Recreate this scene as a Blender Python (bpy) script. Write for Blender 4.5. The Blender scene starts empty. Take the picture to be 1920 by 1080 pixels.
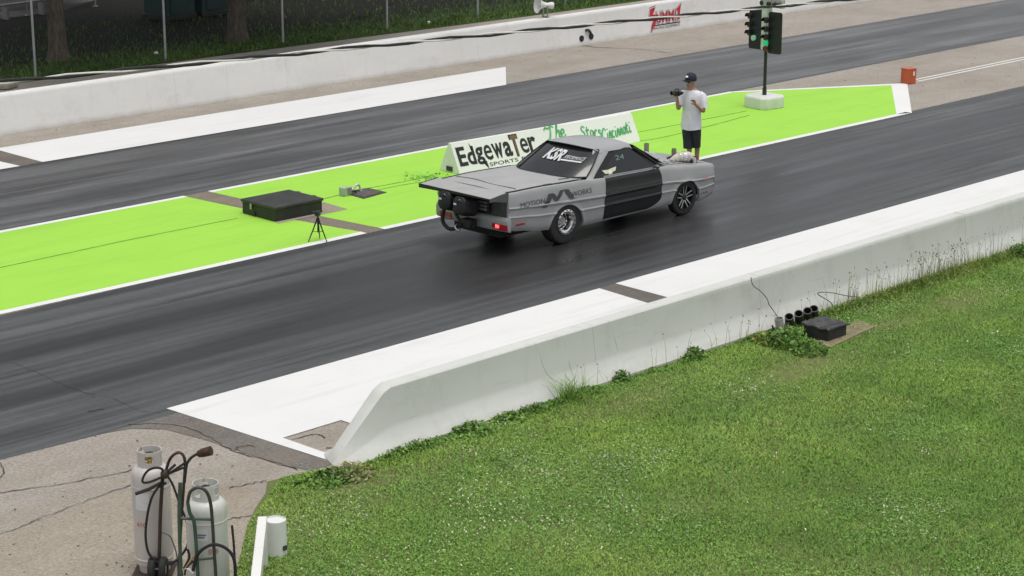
import bpy, bmesh, math, random
import numpy as np
from mathutils import Vector, Matrix
random.seed(7); RNG = np.random.default_rng(11)
R = math.radians; PI = math.pi
scene = bpy.context.scene
COL = scene.collection

# ------------------------------------------------------------------ camera
F, CX, CY, H = 3850.0, 960.0, 540.0, 8.2
PITCH, YAW = R(15.18584), R(44.57097)
FWD = Vector((math.cos(YAW)*math.cos(PITCH), math.sin(YAW)*math.cos(PITCH), -math.sin(PITCH)))
RIGHT = Vector((math.sin(YAW), -math.cos(YAW), 0))
UP = RIGHT.cross(FWD)
FH = Vector((math.cos(YAW), math.sin(YAW), 0))
cam = bpy.data.cameras.new('camera'); camo = bpy.data.objects.new('camera', cam); COL.objects.link(camo)
camo.matrix_world = Matrix(((RIGHT.x, UP.x, -FWD.x, 0), (RIGHT.y, UP.y, -FWD.y, 0), (RIGHT.z, UP.z, -FWD.z, H), (0, 0, 0, 1)))
cam.sensor_width = 36; cam.lens = F/1920*36; cam.clip_start = 0.5; cam.clip_end = 3000
scene.camera = camo

def ray(px, py): return FWD*F + RIGHT*(px-CX) - UP*(py-CY)
def G(px, py, z=0.0):                      # measured point on a level surface
    r = ray(px, py); t = (z-H)/r.z; return Vector((0, 0, H)) + r*t
def PY(px, py, Y):                         # measured point on a wall along the track
    r = ray(px, py); t = Y/r.y; return Vector((0, 0, H)) + r*t
def PX(px, py, X):
    r = ray(px, py); t = X/r.x; return Vector((0, 0, H)) + r*t
def FP(px, py, B):                         # measured point on the upright plane through B
    r = ray(px, py); t = (B.x*FH.x+B.y*FH.y)/(r.x*FH.x+r.y*FH.y); return Vector((0, 0, H)) + r*t

# ------------------------------------------------------------------ materials
MATS = {}
class N:
    def __init__(s, name):
        s.m = bpy.data.materials.new(name); s.m.use_nodes = True; s.t = s.m.node_tree
        s.b = s.t.nodes['Principled BSDF']; s.L = s.t.links.new
    def n(s, k, **kw):
        o = s.t.nodes.new(k)
        for a, v in kw.items(): setattr(o, a, v)
        return o
    def pos(s): return s.n('ShaderNodeNewGeometry').outputs['Position']
    def obj(s): return s.n('ShaderNodeTexCoord').outputs['Object']
    def mapv(s, src, sc):
        o = s.n('ShaderNodeMapping'); s.L(src, o.inputs['Vector']); o.inputs['Scale'].default_value = sc; return o.outputs[0]
    def noise(s, src, scale, detail=4, rough=.55):
        o = s.n('ShaderNodeTexNoise'); s.L(src, o.inputs['Vector'])
        o.inputs['Scale'].default_value = scale; o.inputs['Detail'].default_value = detail; o.inputs['Roughness'].default_value = rough
        return o.outputs['Fac']
    def ramp(s, fac, stops):
        o = s.n('ShaderNodeValToRGB'); s.L(fac, o.inputs[0]); e = o.color_ramp.elements
        while len(e) < len(stops): e.new(.5)
        for i, (p, c) in enumerate(stops):
            e[i].position = p; e[i].color = (*c, 1) if len(c) == 3 else c
        return o.outputs[0]
    def mix(s, fac, a, b, mode='MIX'):
        o = s.n('ShaderNodeMix', data_type='RGBA', blend_type=mode)
        if isinstance(fac, (int, float)): o.inputs[0].default_value = fac
        else: s.L(fac, o.inputs[0])
        for i, v in ((6, a), (7, b)):
            if isinstance(v, tuple): o.inputs[i].default_value = (*v, 1)
            else: s.L(v, o.inputs[i])
        return o.outputs[2]
    def math(s, op, a, b=None, c=None):
        o = s.n('ShaderNodeMath', operation=op)
        for i, v in enumerate((a, b, c)):
            if v is None: continue
            if isinstance(v, (int, float)): o.inputs[i].default_value = v
            else: s.L(v, o.inputs[i])
        return o.outputs[0]
    def bump(s, fac, strength=.3, dist=.02):
        o = s.n('ShaderNodeBump'); o.inputs['Strength'].default_value = strength; o.inputs['Distance'].default_value = dist
        s.L(fac, o.inputs['Height']); s.L(o.outputs[0], s.b.inputs['Normal'])
    def col(s, c):
        if isinstance(c, tuple): s.b.inputs['Base Color'].default_value = (*c, 1)
        else: s.L(c, s.b.inputs['Base Color'])
    def set(s, rough=.6, metal=0, spec=.5, emit=None, es=0):
        s.b.inputs['Roughness'].default_value = rough; s.b.inputs['Metallic'].default_value = metal
        s.b.inputs['Specular IOR Level'].default_value = spec
        if emit: s.b.inputs['Emission Color'].default_value = (*emit, 1); s.b.inputs['Emission Strength'].default_value = es
        return s.m

def M(name, c, rough=.6, metal=0, var=.12, scale=6, spec=.5, bump=0, bscale=60, emit=None, es=0):
    if name in MATS: return MATS[name]
    k = N(name); p = k.obj()
    f = k.noise(p, scale, 5)
    lo = tuple(x*(1-var) for x in c); hi = tuple(min(1, x*(1+var)) for x in c)
    k.col(k.ramp(f, [(.3, lo), (.7, hi)]))
    if bump: k.bump(k.noise(p, bscale, 3), bump, .01)
    MATS[name] = k.set(rough, metal, spec, emit, es); return MATS[name]

def concrete_mat(name, lo, hi, speck=.5, crackle=True, tint=(.25, .2, .15)):
    k = N(name); p = k.pos()
    big = k.noise(p, .45, 6, .6); mid = k.noise(p, 3.2, 5, .6); fine = k.noise(p, 24, 5, .85)
    c = k.ramp(k.math('ADD', k.math('MULTIPLY', big, .6), k.math('MULTIPLY', mid, .4)), [(.33, lo), (.66, hi)])
    dark = k.ramp(fine, [(.34, (.30, .28, .26)), (.47, (.92, .92, .92)), (.56, (1.05, 1.05, 1.05)), (.68, (1.75, 1.7, 1.62))])
    c = k.mix(speck, c, dark, 'MULTIPLY')
    vo = k.n('ShaderNodeTexVoronoi'); k.L(p, vo.inputs['Vector']); vo.inputs['Scale'].default_value = 30
    c = k.mix(k.ramp(vo.outputs['Distance'], [(.05, (.35, .35, .35)), (.16, (0, 0, 0))]), c, tint)
    st = k.ramp(k.noise(k.mapv(p, (.25, .9, 1)), 1.1, 6, .65), [(.46, (0, 0, 0)), (.7, (.45, .45, .45))])
    c = k.mix(st, c, tint)
    k.col(c); k.bump(k.math('ADD', fine, mid), .8, .012)
    return k.set(.9, 0, .3)

def asphalt_mat(name, bands, base=(.085, .086, .088), pad_shade=None):
    k = N(name); p = k.pos()
    sx = k.n('ShaderNodeSeparateXYZ'); k.L(p, sx.inputs[0]); y = sx.outputs[1]
    st = k.noise(k.mapv(p, (.05, 5.0, 1)), 1.0, 8, .65)          # rubber dragged along the lane
    st2 = k.noise(k.mapv(p, (.22, 1.6, 1)), 1.0, 6, .6)
    fine = k.noise(p, 70, 3, .8); med = k.noise(p, 7, 5, .65)
    lo = tuple(v*.48 for v in base); hi = tuple(v*1.75 for v in base)
    c = k.ramp(k.math('ADD', k.math('MULTIPLY', st, .55), k.math('MULTIPLY', st2, .45)), [(.40, lo), (.62, hi)])
    tot = None
    for yc, w, a in bands:
        wob = k.math('ADD', y, k.math('MULTIPLY', k.math('SUBTRACT', k.noise(k.mapv(p, (.12, .3, 1)), 1.0, 2), .5), .9))
        d = k.math('DIVIDE', k.math('SUBTRACT', wob, yc), w)
        e = k.math('POWER', 2.718, k.math('MULTIPLY', k.math('MULTIPLY', d, d), -1.0))
        e = k.math('MULTIPLY', e, a)
        tot = e if tot is None else k.math('ADD', tot, e)
    tot = k.math('MULTIPLY', tot, k.math('ADD', .35, k.math('MULTIPLY', k.noise(k.mapv(p, (.1, 2.4, 1)), 1.0, 6, .7), 1.2)))
    if pad_shade:                                     # launch rubber plus the shade around the car, painted as one dark patch
        a_ = k.math('DIVIDE', k.math('SUBTRACT', sx.outputs[0], pad_shade[0]), pad_shade[2]); b_ = k.math('DIVIDE', k.math('SUBTRACT', y, pad_shade[1]), pad_shade[3])
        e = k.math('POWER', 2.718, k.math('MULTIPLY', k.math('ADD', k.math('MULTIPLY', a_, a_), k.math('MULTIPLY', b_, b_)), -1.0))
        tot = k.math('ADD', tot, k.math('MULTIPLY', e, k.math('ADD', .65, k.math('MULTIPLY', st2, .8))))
    c = k.mix(k.math('MINIMUM', tot, .88), c, (.022, .022, .023))
    c = k.mix(.5, c, k.ramp(fine, [(.3, (.6, .6, .6)), (.55, (1, 1, 1)), (.75, (1.45, 1.45, 1.45))]), 'MULTIPLY')
    c = k.mix(.5, c, k.ramp(med, [(.3, (.8, .8, .8)), (.7, (1.2, 1.2, 1.2))]), 'MULTIPLY')
    k.col(c)
    rr = k.mix(k.math('MINIMUM', tot, 1.0), k.ramp(st, [(.3, (.46,)*3), (.7, (.66,)*3)]), k.ramp(st2, [(.35, (.26,)*3), (.65, (.46,)*3)])); k.L(rr, k.b.inputs['Roughness'])
    k.bump(fine, .25, .004)
    m = k.m; k.b.inputs['Specular IOR Level'].default_value = .5; return m

def paint_mat(name, c, wear, stretch=(.5, 2.5, 1), thr=(.62, .8), amt=.5, rough=.75):
    k = N(name); p = k.pos()
    s = k.noise(k.mapv(p, stretch), 1.0, 8, .7); f = k.noise(p, 45, 3, .7); b = k.noise(p, .8, 4)
    cc = k.ramp(b, [(.3, tuple(v*.95 for v in c)), (.7, c)])
    cc = k.mix(k.ramp(s, [(thr[0], (0, 0, 0)), (thr[1], (amt,)*3)]), cc, wear)
    cc = k.mix(.25, cc, k.ramp(f, [(.3, (.85,)*3), (.6, (1.02,)*3)]), 'MULTIPLY')
    k.col(cc); k.bump(f, .2, .003)
    return k.set(rough, 0, .35)

def leaf_mat(name, a, b, c, scale=1.2):
    k = N(name); at = k.n('ShaderNodeAttribute', attribute_name='rnd'); p = k.pos()
    col = k.ramp(at.outputs['Fac'], [(.0, a), (.5, b), (1., c)])
    col = k.mix(.55, col, k.ramp(k.noise(p, scale, 5, .65), [(.32, (.55, .62, .55)), (.52, (1, 1, 1)), (.7, (1.35, 1.2, 1.1))]), 'MULTIPLY')
    col = k.mix(.8, col, k.ramp(k.noise(p, scale*.32, 4, .6), [(.36, (.78, .88, .85)), (.5, (1, 1, 1)), (.62, (1.25, 1.14, 1.05))]), 'MULTIPLY')
    k.col(col); m = k.set(.6, 0, .25)
    k.b.inputs['Subsurface Weight'].default_value = 0
    return m

# ------------------------------------------------------------------ mesh builder
class MB:
    def __init__(s): s.v = []; s.f = []; s.m = []; s.cur = 0
    def add(s, vs, fs, mat=None):
        o = len(s.v); s.v += [tuple(v) for v in vs]; mm = s.cur if mat is None else mat
        for f in fs: s.f.append(tuple(i+o for i in f)); s.m.append(mm)
        return s
    def box(s, c, d, rz=0, mt=None, tilt=None):
        x, y, z = d[0]/2, d[1]/2, d[2]/2
        vs = [Vector(q) for q in ((-x, -y, -z), (x, -y, -z), (x, y, -z), (-x, y, -z), (-x, -y, z), (x, -y, z), (x, y, z), (-x, y, z))]
        Rm = tilt if tilt is not None else Matrix.Rotation(rz, 3, 'Z')
        vs = [Rm @ v + Vector(c) for v in vs]
        return s.add(vs, [(3, 2, 1, 0), (4, 5, 6, 7), (0, 1, 5, 4), (1, 2, 6, 5), (2, 3, 7, 6), (3, 0, 4, 7)], mt)
    def ring(s, rings, close=True, cap0=True, cap1=True, mt=None):
        n = len(rings[0]); vs = [p for r in rings for p in r]; fs = []
        for i in range(len(rings)-1):
            for j in range(n if close else n-1):
                k = (j+1) % n; fs.append((i*n+j, i*n+k, (i+1)*n+k, (i+1)*n+j))
        if cap0: fs.append(tuple(range(n-1, -1, -1)))
        if cap1: fs.append(tuple((len(rings)-1)*n+j for j in range(n)))
        return s.add(vs, fs, mt)
    def tube(s, path, r, n=8, caps=True, mt=None):
        P = [Vector(p) for p in path]; rr = r if isinstance(r, (list, tuple)) else [r]*len(P)
        rings = []; prev = None
        for i, p in enumerate(P):
            t = (P[min(i+1, len(P)-1)]-P[max(i-1, 0)]).normalized()
            if prev is None:
                a = Vector((0, 0, 1)) if abs(t.z) < .9 else Vector((1, 0, 0)); u = t.cross(a).normalized()
            else:
                u = (prev - t*prev.dot(t)).normalized()
            w = t.cross(u); prev = u
            rings.append([p + (u*math.cos(2*PI*k/n)+w*math.sin(2*PI*k/n))*rr[i] for k in range(n)])
        return s.ring(rings, True, caps, caps, mt)
    def lathe(s, prof, c=(0, 0, 0), axis='Z', n=24, mt=None, cap=True):
        rings = []
        for r, h in prof:
            ring = []
            for k in range(n):
                a = 2*PI*k/n; x, y = r*math.cos(a), r*math.sin(a)
                q = (x, y, h) if axis == 'Z' else ((y, h, x) if axis == 'Y' else (h, x, y))
                ring.append(Vector(q)+Vector(c))
            rings.append(ring)
        return s.ring(rings, True, cap, cap, mt)
    def prism(s, poly, z0, z1, mt=None):
        n = len(poly); b = [(x, y, z0) for x, y in poly]; t = [(x, y, z1) for x, y in poly]
        fs = [tuple(range(n-1, -1, -1)), tuple(range(n, 2*n))]+[(i, (i+1) % n, (i+1) % n+n, i+n) for i in range(n)]
        return s.add(b+t, fs, mt)
    def slab(s, pts, d, mt=None):           # polygon of 3-D points thickened by the vector d
        n = len(pts); a = [Vector(p) for p in pts]; b = [p+Vector(d) for p in a]
        fs = [tuple(range(n-1, -1, -1)), tuple(range(n, 2*n))]+[(i, (i+1) % n, (i+1) % n+n, i+n) for i in range(n)]
        return s.add(a+b, fs, mt)
    def grid(s, fn, nu, nv, mt=None):
        vs = [fn(i/nu, j/nv) for i in range(nu+1) for j in range(nv+1)]
        fs = [(i*(nv+1)+j, (i+1)*(nv+1)+j, (i+1)*(nv+1)+j+1, i*(nv+1)+j+1) for i in range(nu) for j in range(nv)]
        return s.add(vs, fs, mt)
    def ball(s, c, r, n=12, mt=None):
        rx, ry, rz = r if isinstance(r, (tuple, list)) else (r, r, r)
        rings = []
        for i in range(1, n//2+1-1+1):
            a = PI*i/(n//2+1)
            rings.append([Vector((c[0]+rx*math.sin(a)*math.cos(2*PI*k/n), c[1]+ry*math.sin(a)*math.sin(2*PI*k/n), c[2]-rz*math.cos(a))) for k in range(n)])
        return s.ring(rings, True, True, True, mt)
    def build(s, name, mat, parent=None, smooth=30, bevel=0, loc=None, seg=2):
        me = bpy.data.meshes.new(name); me.from_pydata(s.v, [], s.f)
        ms = mat if isinstance(mat, (list, tuple)) else [mat]
        for q in ms: me.materials.append(q)
        if len(ms) > 1: me.polygons.foreach_set('material_index', s.m)
        bm = bmesh.new(); bm.from_mesh(me); bmesh.ops.remove_doubles(bm, verts=bm.verts, dist=1e-5)
        bmesh.ops.recalc_face_normals(bm, faces=bm.faces); bm.to_mesh(me); bm.free()
        if smooth:
            me.polygons.foreach_set('use_smooth', [True]*len(me.polygons)); me.set_sharp_from_angle(angle=R(smooth))
        o = bpy.data.objects.new(name, me); COL.objects.link(o)
        if parent is not None: o.parent = parent
        if loc is not None: o.location = loc
        if bevel:
            b = o.modifiers.new('bevel', 'BEVEL'); b.width = bevel; b.segments = seg; b.limit_method = 'ANGLE'; b.angle_limit = R(35)
            b.harden_normals = False
        return o

def tag(o, label=None, cat=None, group=None, kind=None):
    if label: o['label'] = label
    if cat: o['category'] = cat
    if group: o['group'] = group
    if kind: o['kind'] = kind
    return o
def thing(name, label, cat, loc=(0, 0, 0), rz=0, group=None):
    o = bpy.data.objects.new(name, None); COL.objects.link(o); o.location = loc; o.rotation_euler = (0, 0, rz)
    o.empty_display_size = .2
    return tag(o, label, cat, group)
def copy_tree(o, parent=None):
    c = o.copy(); COL.objects.link(c)
    if parent is not None: c.parent = parent
    for ch in list(o.children): copy_tree(ch, c)
    return c
def sheet(name, poly, z, mat, kind='structure'):
    mb = MB(); mb.add([(x, y, z) for x, y in poly], [tuple(range(len(poly)))])
    o = mb.build(name, mat, smooth=0)
    return tag(o, kind=kind)
def sheets(name, polys, z, mat):
    mb = MB()
    for poly in polys: mb.add([(x, y, z) for x, y in poly], [tuple(range(len(poly)))])
    return tag(mb.build(name, mat, smooth=0), kind='structure')
def rect(x0, x1, y0, y1): return [(x0, y0), (x1, y0), (x1, y1), (x0, y1)]
def smoothpath(P, n=6):
    P = [Vector(p) for p in P]; out = []
    for i in range(len(P)-1):
        p0, p1, p2, p3 = P[max(i-1, 0)], P[i], P[i+1], P[min(i+2, len(P)-1)]
        for k in range(n):
            t = k/n
            out.append(.5*((2*p1)+(p2-p0)*t+(2*p0-5*p1+4*p2-p3)*t*t+(3*p1-p0-3*p2+p3)*t**3))
    out.append(P[-1]); return out

def text_geo(s, size=1.0, bold=0.0, shear=0.0, sx=1.0, spacing=1.0, extrude=0.0):
    cu = bpy.data.curves.new('lettering', 'FONT'); cu.body = s; cu.size = size; cu.offset = bold; cu.shear = shear
    cu.space_character = spacing; cu.resolution_u = 3; cu.extrude = extrude; cu.align_x = 'LEFT'
    o = bpy.data.objects.new('lettering', cu); COL.objects.link(o)
    dg = bpy.context.evaluated_depsgraph_get(); e = o.evaluated_get(dg); me = e.to_mesh()
    vs = [(v.co.x*sx, v.co.y, v.co.z) for v in me.vertices]; fs = [tuple(p.vertices) for p in me.polygons]
    e.to_mesh_clear(); bpy.data.objects.remove(o); bpy.data.curves.remove(cu)
    return vs, fs
def fit_text(vs, w, h, x0=0, y0=0):          # scale lettering into a box
    xs = [v[0] for v in vs]; ys = [v[1] for v in vs]
    a, b, c, d = min(xs), max(xs), min(ys), max(ys)
    return [(x0+(v[0]-a)/(b-a)*w, y0+(v[1]-c)/(d-c)*h, v[2]) for v in vs]
def onplane(vs, o, u, v, n, off): return [Vector(o)+Vector(u)*p[0]+Vector(v)*p[1]+Vector(n)*off for p in vs]

# ------------------------------------------------------------------ shared materials
m_white = paint_mat('white_paint', (.72, .72, .71), (.42, .41, .39), (.30, 3.4, 1), (.52, .78), .42)
m_line = paint_mat('line_paint', (.74, .74, .72), (.55, .6, .5), (1, 3, 1), (.66, .85), .4)
m_green = paint_mat('green_paint', (.335, .65, .068), (.22, .42, .06), (.35, 2.2, 1), (.5, .78), .42)
m_conc = concrete_mat('old_concrete', (.285, .258, .222), (.385, .35, .305), .8)
m_conc2 = concrete_mat('apron_concrete', (.285, .25, .20), (.375, .335, .275), .7)
m_patch = concrete_mat('bare_strip', (.17, .145, .12), (.26, .22, .18))
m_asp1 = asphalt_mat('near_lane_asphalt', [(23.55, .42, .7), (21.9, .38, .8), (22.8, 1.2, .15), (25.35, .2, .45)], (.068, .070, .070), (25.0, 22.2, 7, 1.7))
m_asp2 = asphalt_mat('far_lane_asphalt', [(31.2, .4, .45), (32.9, .4, .5), (34.35, .16, .6), (29.95, .16, .5)], (.098, .10, .102))
m_black = M('black_plastic', (.012, .012, .013), .45, var=.3)
m_satin = M('satin_black', (.018, .018, .019), .38, var=.2)
m_rub = M('rubber', (.018, .018, .018), .8, var=.3)
m_chrome = M('polished_metal', (.78, .78, .77), .16, 1, var=.05)
m_steel = M('dull_steel', (.42, .42, .41), .45, 1, var=.12)
m_galv = M('galvanised', (.46, .47, .47), .5, .6, var=.12)

# ------------------------------------------------------------------ world
w = bpy.data.worlds.new('World'); scene.world = w; w.use_nodes = True; nt = w.node_tree
bg = nt.nodes['Background']; sky = nt.nodes.new('ShaderNodeTexSky'); sky.sky_type = 'NISHITA'; sky.sun_disc = False
SUN_EL, SUN_AZ = R(80), R(-100)
sky.sun_elevation = SUN_EL; sky.sun_rotation = PI/2-SUN_AZ; sky.dust_density = 4; sky.ozone_density = 1; sky.air_density = 1.0
hs = nt.nodes.new('ShaderNodeHueSaturation'); hs.inputs['Saturation'].default_value = .22
nt.links.new(sky.outputs[0], hs.inputs['Color']); nt.links.new(hs.outputs[0], bg.inputs['Color'])
bg.inputs['Strength'].default_value = .15
sl = bpy.data.lights.new('sun', 'SUN'); so = bpy.data.objects.new('sun', sl); COL.objects.link(so)
sl.energy = .9; sl.angle = R(28); sl.color = (1, .96, .89)
sd = Vector((math.cos(SUN_EL)*math.cos(SUN_AZ), math.cos(SUN_EL)*math.sin(SUN_AZ), math.sin(SUN_EL)))
so.rotation_euler = sd.to_track_quat('Z', 'Y').to_euler(); so.location = (20, 20, 60)
scene.view_settings.view_transform = 'Standard'; scene.view_settings.look = 'None'
scene.view_settings.exposure = .12; scene.view_settings.gamma = 1
scene.cycles.max_bounces = 6; scene.cycles.use_denoising = True

# ------------------------------------------------------------------ ground
m_far = concrete_mat('field_soil', (.07, .09, .03), (.10, .13, .045))
sheet('ground', rect(-400, 900, -400, 900), -.012, m_far)
sheet('concrete_pavement', rect(-60, 260, 16.6, 42.9), 0, m_conc)
LX1 = 260
asp = [(-60, 20.0), (11.9, 20.08), (13.0, 20.02), (13.62, 19.97), (14.0, 19.93), (14.6, 19.9), (LX1, 19.9), (LX1, 25.42), (-60, 25.42)]
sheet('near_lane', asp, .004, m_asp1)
sheet('weathered_asphalt', [(13.3, 20.0), (13.62, 19.9), (13.88, 19.6), (13.98, 19.0), (14.03, 18.3), (14.06, 17.6), (14.2, 17.22), (14.52, 17.2), (14.5, 19.0), (14.5, 20.0)], .0055, concrete_mat('weathered_asphalt', (.13, .12, .108), (.21, .19, .17), .8))
sheet('far_lane', rect(-60, LX1, 29.9, 34.42), .004, m_asp2)
# concrete shows again beyond the island, feathered into the lanes by their own sheets
nose = [(38.3, 25.28), (41.5, 27.6), (37.65, 29.95)]
isl = [(-60, 25.45), (38.25, 25.3), (41.5, 27.6), (37.65, 29.92), (-60, 29.97)]
def inset_y(y0, y1, xs): return None
def gy0(x): return 25.47-.0065*(x-15)+0.0
gn = lambda x: 25.46-.008*(x-15)      # near edge of the island
gf = lambda x: 29.98-.0035*(x-18)     # far edge
sheets('island_edge_line', [
    [(-60, gn(-60)), (22.30, gn(22.3)), (22.30, gn(22.3)+.16), (-60, gn(-60)+.16)],
    [(22.70, gn(22.7)), (38.3, gn(38.3)), (38.3, gn(38.3)+.16), (22.7, gn(22.7)+.16)],
    [(-60, gf(-60)-.13), (21.87, gf(21.9)-.13), (21.87, gf(21.9)), (-60, gf(-60))],
    [(22.42, gf(22.4)-.13), (37.65, gf(37.65)-.13), (37.65, gf(37.65)), (22.42, gf(22.4))],
    [(38.3, 25.27), (41.6, 27.62), (41.08, 27.72), (37.95, 25.434)],
    [(41.6, 27.62), (37.65, gf(37.65)), (37.62, gf(37.65)-.13), (41.08, 27.72)]], .009, m_line)
sheets('green_island', [
    [(-60, gn(-60)+.16), (22.30, gn(22.3)+.16), (22.06, 27.0), (22.0, 28.2), (21.87, gf(21.9)-.13), (-60, gf(-60)-.13)],
    [(22.70, gn(22.7)+.16), (37.95, 25.434), (41.08, 27.72), (37.62, gf(37.65)-.13), (22.42, gf(22.4)-.13), (22.5, 28.2), (22.56, 27.0)]], .008, m_green)
sheet('beam_strip', [(22.30, gn(22.3)), (22.70, gn(22.7)), (22.42, gf(22.4)), (21.87, gf(21.9))], .006, m_patch)
sheets('bare_patch', [[tuple(G(*q)[:2]) for q in ((452, 395), (522, 420), (652, 393), (585, 374))]], .0115, m_conc2)
# white paint along the walls
sheets('white_lane_paint', [
    [(14.36, 20.22), (14.56, 17.15), (14.70, 17.15), (14.68, 18.32), (15.6, 18.32), (15.6, 17.5), (22.25, 17.5), (22.27, 18.8), (22.42, 20.22)],
    [(22.81, 20.24), (22.74, 18.8), (22.72, 17.5), (LX1, 17.5), (LX1, 20.35)],
    [(21.76, 34.40), (34.64, 34.32), (36.57, 36.25), (21.8, 36.24)],
    [(-60, 34.4), (21.24, 34.38), (21.2, 35.08), (20.9, 36.24), (-60, 36.24)]], .010, m_white)
m_strip = concrete_mat('gap_strip', (.11, .10, .09), (.17, .15, .13))
sheets('gap_strip', [[(21.24, 34.38), (21.76, 34.4), (21.8, 36.24), (20.9, 36.24), (21.2, 35.08)], [(22.25, 17.5), (22.72, 17.5), (22.74, 18.8), (22.81, 20.24), (22.42, 20.22), (22.27, 18.8)]], .007, m_strip)
# thin double line leading from the box between the lanes
sheets('centre_line', [[(42.0, 27.56), (LX1, 27.60), (LX1, 27.67), (42.0, 27.63)], [(42.0, 27.75), (LX1, 27.83), (LX1, 27.90), (42.0, 27.82)]], .006, m_line)
# apron slabs in the corner
sheet('apron_slab', [(2, 19.0), (10.66, 18.08), (12.51, 18.2), (13.4, 17.32), (13.2, 16.9), (12.3, 16.0), (9, 10), (2, 10)], .006, m_conc2)
m_crack = M('crack_dirt', (.05, .042, .034), .95, var=.4)
def crack(mb, pts, wdt, z, n=8, jit=.03):
    P = smoothpath([Vector((x, y, z)) for x, y in pts], n); L = []; Rr = []
    for i, p in enumerate(P):
        t = (P[min(i+1, len(P)-1)]-P[max(i-1, 0)]); t.normalize(); nn = Vector((-t.y, t.x, 0))
        q = p + nn*random.uniform(-jit, jit); ww = wdt*random.uniform(.35, 1.3)
        L.append(q+nn*ww/2); Rr.append(q-nn*ww/2)
    n2 = len(P); mb.add(L+Rr, [(i, i+1, n2+i+1, n2+i) for i in range(n2-1)])
cr = MB()
gp = lambda *a: [tuple(G(x, y)[:2]) for x, y in a]
crack(cr, gp((0, 1003), (60, 980), (140, 948), (255, 908), (330, 890)), .014, .0125)
crack(cr, gp((240, 797), (330, 797), (395, 822), (440, 848), (500, 862), (560, 882)), .02, .0085, jit=.02)
crack(cr, gp((440, 846), (452, 838), (480, 838)), .03, .0085)
crack(cr, gp((430, 918), (470, 908), (500, 903)), .018, .0125)
crack(cr, gp((400, 978), (450, 972), (480, 965)), .018, .0125)
crack(cr, gp((548, 825), (590, 815), (610, 822)), .02, .0085, jit=.01)
crack(cr, gp((612, 842), (640, 838), (655, 830)), .025, .0085)
crack(cr, gp((0, 868), (8, 884), (2, 897)), .015, .0085, 4, .01)
crack(cr, gp((1030, 75), (1110, 88), (1190, 92), (1260, 100)), .04, .0085)
crack(cr, gp((0, 925), (130, 905), (260, 880)), .015, .0085)
tag(cr.build('pavement_crack', m_crack, smooth=0), kind='structure')
ac = MB()
crack(ac, gp((25, 680), (60, 695), (118, 722), (180, 745)), .008, .0085, jit=.012)
crack(ac, gp((150, 735), (210, 748), (260, 770), (300, 775)), .007, .0085, jit=.015)
crack(ac, gp((165, 772), (195, 768)), .03, .0085, jit=.01)
tag(ac.build('asphalt_crack', M('tar_crack', (.035, .035, .035), .9), smooth=0), kind='structure')
# chips and grit on the pavement
gt = MB()
for i in range(230):
    if i < 120:
        x, y = random.uniform(8, 14.0), random.uniform(15.5, 20.0)
    elif i < 170:
        x, y = random.uniform(22, 50), random.uniform(36.4, 37.2)
    else:
        x, y = random.uniform(40, 55), random.uniform(25.6, 29.6)
    s = random.uniform(.004, .013)
    gt.box((x, y, .012), (s*2, s*1.3, s), random.uniform(0, 3))
tag(gt.build('grit', M('grit_stone', (.2, .17, .14), .9, var=.5, scale=3), smooth=0), kind='stuff')

# verge behind the far wall
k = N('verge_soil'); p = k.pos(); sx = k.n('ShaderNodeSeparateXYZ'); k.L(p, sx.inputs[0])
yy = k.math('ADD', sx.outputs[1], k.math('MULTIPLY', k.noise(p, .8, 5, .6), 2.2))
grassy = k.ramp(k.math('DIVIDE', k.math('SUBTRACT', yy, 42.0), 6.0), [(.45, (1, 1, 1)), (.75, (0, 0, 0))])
soil = k.ramp(k.noise(p, 5, 6, .7), [(.3, (.006, .0065, .005)), (.7, (.018, .018, .013))])  # soil near black: the shade under the trees is put into its colour
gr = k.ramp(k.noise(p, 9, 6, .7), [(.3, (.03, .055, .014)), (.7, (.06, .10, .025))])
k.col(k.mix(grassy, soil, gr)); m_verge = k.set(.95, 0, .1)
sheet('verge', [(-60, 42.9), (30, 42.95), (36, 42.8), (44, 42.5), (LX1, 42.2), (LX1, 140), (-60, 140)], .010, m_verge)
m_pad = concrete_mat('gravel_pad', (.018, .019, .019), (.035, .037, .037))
sheet('gravel_pad', [(26, 52.8), (34.5, 53.2), (38, 55.5), (39, 70), (22, 70)], .016, m_pad)

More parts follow.
